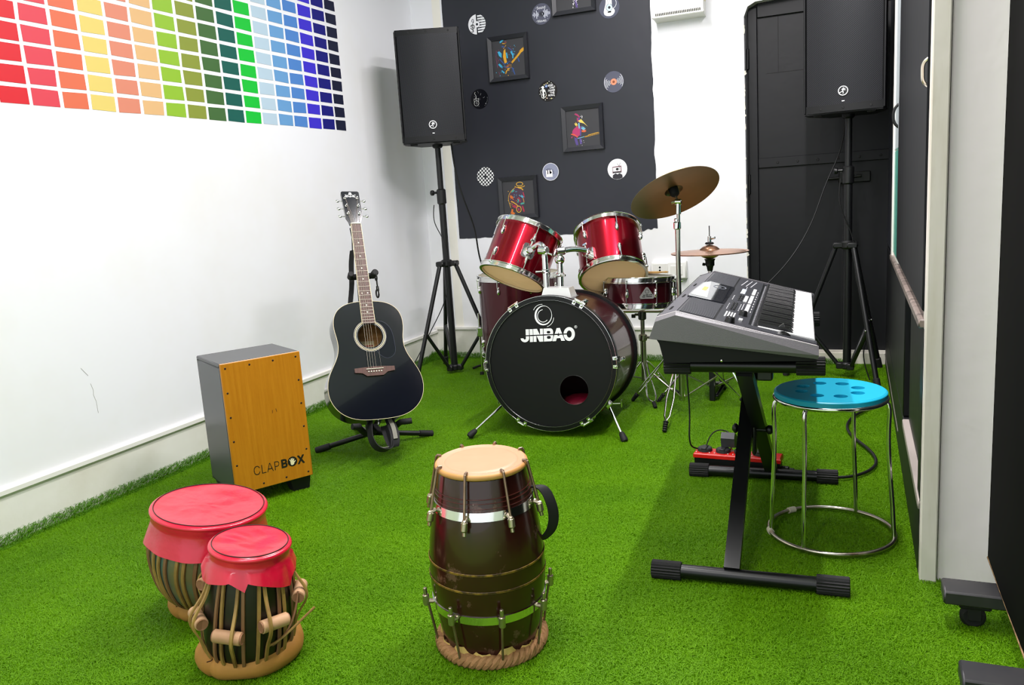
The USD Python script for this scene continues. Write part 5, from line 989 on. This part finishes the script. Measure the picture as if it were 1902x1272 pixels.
for u0, y0, n, dy in ((-.2215, .36, 5, .02), (-.2225, .18, 5, .022), (-.1925, .185, 6, .022), (-.1995, .64, 3, .018), (-.186, .20, 8, .016)):
    for k in range(n): panel('print_mark', u0, y0+dy*k, u0+.0022, y0+dy*k+.011, .0006, prn, b=0)
for u, y, r_ in ((-.198, -.010, .0105), (-.1755, .128, .0095)):
    q = K.p('rotary_knob', tm(tube([(0, 0, 0), (0, 0, .003), (0, 0, .012), (0, 0, .0135)], [r_*1.25, r_*1.15, r_, r_*.85], 20), TP(u, y)), dbtn, 'black rotary knob')
    K.p('knob_mark', tm(bx((0, .006, .0137), (.0015, .006, .0006)), TP(u, y)), prn, parent=q)
K.p('pitch_wheel', tm(rod((0, -.0085, -.010), (0, .0085, -.010), .024, 28), m4((-.075, -.021, .6585))), dbtn, 'black pitch bend wheel')
K.p('pitch_wheel_fin', hull([(-.082, y, .684) for y in (-.028, -.014)]+[(-.068, y, .684) for y in (-.028, -.014)]+[(-.071, y, .692) for y in (-.027, -.015)]), dbtn)
K.p('case_screw', sphere((-.2145, -.0525, .606), .004, 1), chrome)

S_ = Thing('keyboard_stand', 'black X shaped keyboard stand with ribbed rubber end caps', 'keyboard stand', m4((-.26, 2.43, 0)))
sm = M('stand_black_tube', '#0b0c0e', .32)
def capbar(nm, a, b, r, cap_len, rc, world_off):
    a, b = A(a)-world_off, A(b)-world_off; u = unit(b-a)
    q = S_.p(nm, rod(a, b, r, 16), sm)
    for p, d in ((a, u), (b, -u)):
        n_ = 20; t = np.arange(2*n_)/(2*n_)*2*PI; rr = np.where(np.arange(2*n_) % 2 == 0, rc, rc*.90); e1 = unit(np.cross(u, [0, 0, 1])); e2 = np.cross(u, e1)
        rows = [[p+d*k+(e1*math.cos(x)+e2*math.sin(x))*y*f for x, y in zip(t, rr)] for k, f in ((-.006, .01), (-.006, .94), (-.004, 1), (cap_len-.003, 1), (cap_len, .95), (cap_len, .5))]
        S_.p('ribbed_cap', ngrid(rows, False, True), rubber, parent=q, smooth=20)
off = A([-.26, 2.43, 0])
capbar('foot_bar', (-.490, 2.014, .026), (-.010, 2.037, .026), .0185, .072, .0250, off); capbar('foot_bar', (-.537, 2.820, .026), (-.052, 2.842, .026), .0185, .062, .0250, off)
capbar('top_bar', (-.450, 2.066, .576), (-.070, 2.087, .576), .0185, .062, .0240, off); capbar('top_bar', (-.492, 2.790, .576), (-.110, 2.811, .576), .0185, .062, .0240, off)
def flatbar(a, b, w, t):
    a, b = A(a, float), A(b, float); u = unit(b-a); n_ = unit(np.cross(u, [1, 0, 0])); X_ = A([1., 0, 0])
    return hull([p+X_*s*w/2+n_*q*t/2 for p in (a, b) for s in (-1, 1) for q in (-1, 1)])
S_.p('cross_leg', flatbar(A([-.288, 2.026, .040])-off, A([-.305, 2.800, .560])-off, .040, .026), sm, 'flat leg rising from the near foot'); S_.p('cross_leg', flatbar(A([-.262, 2.832, .040])-off, A([-.256, 2.078, .560])-off, .040, .026), sm, 'flat leg rising from the far foot')
S_.p('pivot_bolt', [rod(A([-.322, 2.43, .305])-off, A([-.232, 2.43, .305])-off, .008, 10), rod(A([-.336, 2.43, .305])-off, A([-.318, 2.43, .305])-off, .015, 14, .007), rod(A([-.240, 2.43, .305])-off, A([-.218, 2.43, .305])-off, .014, 14, .007)], blackp, 'pivot with two knobs')
S_.p('lock_lever', bx(A([-.272, 2.43, .275])-off, (.012, .04, .09), .004), blackp); S_.p('stop_block', bx(A([-.21, 2.12, .545])-off, (.04, .03, .03), .004), blackp)

T = Thing('stool', 'blue round plastic topped stool with thin chrome legs and a floor ring', 'stool', m4((-.0625, 2.425, 0)))
seatm = M('stool_turquoise', '#1aa9c9', .38)
seat = Point(0, 0).buffer(.152, quad_segs=24); holes = [(-.0 + .0, 0.0)]
hl = [(.0045, .0934), (.0604, .0863), (.0931, .037), (.0773, -.0288), (.0249, -.0606), (-.0304, -.0432), (-.0626, -.0025), (-.0511, .066)]
hl = [(.080*math.cos(math.radians(a)), .080*math.sin(math.radians(a))) for a in (112, 67, 22, -23, -68, -113, -158, 157)]
st = seat.difference(union_all([affinity.translate(Point(0, 0).buffer(.0125, quad_segs=6), *h) for h in hl]))
T.p('seat', cat([ext(st.buffer(-.006), .4195, .4345), ext(st.difference(seat.buffer(-.0065)), .4195, .4305), lathe([(.1462, .4342), (.1490, .4335), (.1512, .4318), (.152, .4300)], 96), ext(seat.buffer(-.012), .417, .420)]), seatm, 'turquoise seat with a ring of eight holes', smooth=30)
T.p('seat_ring', tm(torus(.1500, .0062, 96, 10), m4((0, 0, .4135))), chrome, 'chrome ring under the seat')
T.p('floor_ring', tm(torus(.1720, .0062, 96, 10), m4((.004, -.012, .016))), M('rusty_chrome', (.55, .50, .42), .25, 1.0, noise=(14, (.22, .12, .06), .55, .75, (1, 1, 1))), 'rust spotted floor ring')
for a in (-163, -113, 66, -8):
    a = math.radians(a); c, s = math.cos(a), math.sin(a)
    T.p('leg', tube(spline([(c*.130, s*.130, .4125), (c*.148, s*.148, .411), (c*.1535, s*.1535, .401), (c*.156, s*.156, .36), (c*.166+.003, s*.166-.009, .09), (c*.1685+.004, s*.1685-.012, .018)], 30), .0062, 10), chrome, 'chrome leg')
for a in (133, 197):
    p = [(.004+.172*math.cos(math.radians(a+d)), -.012+.172*math.sin(math.radians(a+d)), .016) for d in (-4, -1.3, 1.3, 4)]; T.p('ring_sleeve', tube(p, .0095, 10), M('sleeve_ivory', '#cfc9b4', .6), 'ivory plastic sleeve on the ring')

PS = Thing('power_strip', 'red and black extension socket strip lying behind the far foot of the keyboard stand', 'power strip', rotz(math.radians(-3), (-.385, 2.905, 0)))
redp = M('strip_red', '#e01b12', .35)
PS.p('base', hull([(x, y, z) for x in (-.150, .150) for (y, z) in ((-.030, .006), (.030, .006), (-.033, .056), (.033, .056))]), blackp, 'black base'); PS.p('red_cover', hull([(x*f, y*f2, z) for x in (-.154, .154) for (y, z, f, f2) in ((-.036, .053, 1, 1), (.036, .053, 1, 1), (-.036, .065, 1, 1), (.036, .065, 1, 1), (-.028, .071, .975, 1), (.028, .071, .975, 1))]), redp, 'red top cover')
for k in range(4):
    x = -.118+.066*k
    q = PS.p('socket_cap', tm(cat([tube([(0, 0, 0), (0, 0, .012), (0, 0, .015)], [.027, .026, .022], 18), bx((0, -.004, .0155), (.020, .044, .006), .002)]), m4((x, .0, .069))), M('cap_dark_grey', '#2e2f32', .45), 'round dark grey socket cap')
    PS.p('screw', [sphere((x+dx, -.026, .0715), .0026, 1) for dx in (-.026, .022)], whitep)
PS.p('label', ext(sbox(.094, -.022, .132, .018), .071, .0716), whitepaint, 'white label with dark print'); PS.p('label_print', ext(affinity.translate(union_all([stroke([(-.009, -.003), (-.007, .004), (-.003, -.003), (-.001, .004)], .002), stroke([(.001, -.003), (.005, .003), (.009, .003)], .002), stroke([(-.01, -.008), (.01, -.008)], .0012)]), .113, -.002), .0716, .0719), darkpaint, smooth=False)
PS.p('cable_gland', [rod((.150, 0, .022), (.178, 0, .022), .013, 12), rod((.176, 0, .022), (.195, 0, .021), .008, 10)], blackp)
PA = Thing('power_adapter', 'dark grey wedge shaped mains adapter plugged into the socket strip', 'adapter', rotz(math.radians(-3), (-.420, 2.925, .079)))
PA.p('casing', hull([(x, y, z) for x in (-.024, .024) for (y, z) in ((-.012, .008), (.022, .0), (.022, .050), (-.004, .062), (-.018, .042))]+[(.030, .020, .0), (.028, .022, .04)]), M('adapter_grey', '#3b3c40', .4)); PA.p('pins', [rod((x, 0, -.006), (x, 0, .006), .004, 8) for x in (-.01, .01)], chrome)

def wire(name, label, pts, r, n=60, category='cable'): return single(name, label, category, tube(spline(pts, n), r, 8), cable_m)
wire('power_cable', 'thick black mains cable looping over the turf beside the blue stool', [(-.188, 2.897, .020), (-.145, 2.884, .018), (-.04, 2.870, .016), (.045, 2.947, .016), (.076, 3.047, .016), (.052, 3.212, .016), (-.009, 3.391, .016), (-.022, 3.528, .016), (.011, 3.684, .016), (.077, 3.838, .016), (.120, 4.10, .016)], .0055, 90)
wire('keyboard_cable', 'thin black cable hanging from the keyboard down to the socket strip', [(-.500, 2.86, .60), (-.552, 2.885, .45), (-.5555, 2.888, .32), (-.552, 2.886, .18), (-.545, 2.888, .09), (-.538, 2.900, .082), (-.515, 2.908, .074)], .0028)
wire('adapter_cable', 'thin black lead looping from the adapter over the socket strip', [(-.500, 2.915, .082), (-.492, 2.942, .108), (-.478, 2.960, .126), (-.448, 2.975, .132), (-.425, 2.972, .125), (-.418, 2.957, .122)], .0022)
wire('speaker_cable', 'black cable falling from the left loudspeaker past the black painted field', [(-2.190, 4.40, 1.375), (-2.185, 4.41, 1.25), (-2.150, 4.46, 1.0), (-2.135, 4.52, .86), (-2.145, 4.58, .70), (-2.085, 4.62, .45), (-2.06, 4.66, .30), (-2.06, 4.68, .10), (-2.0, 4.60, .018)], .0052, 90)
wire('thin_speaker_cable', 'thin black lead winding down the left speaker stand to the floor by the wall', [(-2.288, 4.310, 1.02), (-2.288, 4.300, .92), (-2.245, 4.295, .83), (-2.222, 4.300, .72), (-2.225, 4.31, .60), (-2.285, 4.315, .42), (-2.37, 4.28, .26), (-2.44, 4.20, .10), (-2.47, 4.12, .018)], .0028, 80)
wire('floor_cable', 'short black cable lying on the turf beside the floor tom foot', [(-2.165, 4.42, .014), (-2.135, 4.47, .022), (-2.07, 4.53, .018), (-1.98, 4.55, .016), (-1.86, 4.58, .014)], .0075, 40)
wire('right_speaker_cable', 'thin black cable sagging from the right loudspeaker down to the keyboard', [(-.050, 4.60, 1.30), (-.075, 4.62, 1.16), (-.128, 4.60, 1.03), (-.158, 4.58, .95), (-.195, 4.55, .84), (-.262, 4.50, .70), (-.352, 4.42, .575), (-.46, 4.32, .46), (-.56, 4.20, .30)], .0030, 80)
wire('stand_cable', 'thin black lead hanging along the right speaker stand', [(-.068, 4.418, 1.02), (-.072, 4.41, .92), (-.045, 4.415, .82), (-.015, 4.42, .74), (.0, 4.41, .60), (.012, 4.395, .50), (.055, 4.36, .38), (.062, 4.35, .26), (.045, 4.345, .16), (.075, 4.33, .02)], .0030, 80)

# rolling black board at the right edge
bdm = M('board_black', '#060606', .8, specular_ior_level=.06, noise=(2.5, '#0c0c0b', .4, .75, (1, 1, .5)))
RB_ = Thing('rolling_board', 'tall black board on a wheeled base at the right edge beside the white pier', 'rolling board', m4((.33, 1.6, 0)))
prof = []
T = RB_
gx_ = np.linspace(2.132, 1.05, 30)
zb = lambda y: .098+.012*math.sin((2.13-y)*2.2)
front = [[(.3035+.0012*math.sin(y*9), y, z) for z in np.linspace(zb(y), 1.95, 12)] for y in gx_]; back = [[(.330, y, z) for z in np.linspace(zb(y), 1.95, 12)] for y in gx_]
T.p('panel', cat([ngrid(front), ngrid(back), ngrid([front[0], back[0]]), ngrid([front[-1], back[-1]]), ngrid([[f[-1], b[-1]] for f, b in zip(front, back)])]), bdm, 'black faced panel', world=True)
T.p('raw_edge', tube([(.3045, y, zb(y)+.001) for y in gx_], .0028, 6), M('raw_plywood', '#9a7a52', .7, noise=(30, '#5c4428', .4, .6, (1, 1, 1))), 'raw plywood lower edge', world=True)
fm = M('board_foot_black', '#26262a', .42, noise=(6, '#3a3838', .4, .75, (1, 1, 1)))
for y in (1.965, 1.610):
    q = T.p('foot_beam', b2((.192, y-.037, .064), (.52, y+.037, .096), .004), fm, 'black painted foot beam', world=True)
    for x in (.255, .47):
        T.p('caster', [tm(rod((0, -.011, 0), (0, .011, 0), .027, 20), m4((x, y, .027))), b2((x-.03, y-.022, .050), (x+.035, y+.022, .066), .004), b2((x-.012, y-.019, .022), (x+.016, y-.013, .056), .002), b2((x-.012, y+.013, .022), (x+.016, y+.019, .056), .002)], rubber, 'black caster wheel', world=True)
T.p('upright', [b2((.331, y-.02, .09), (.357, y+.02, 1.9), .003) for y in (1.965, 1.61)], fm, world=True)
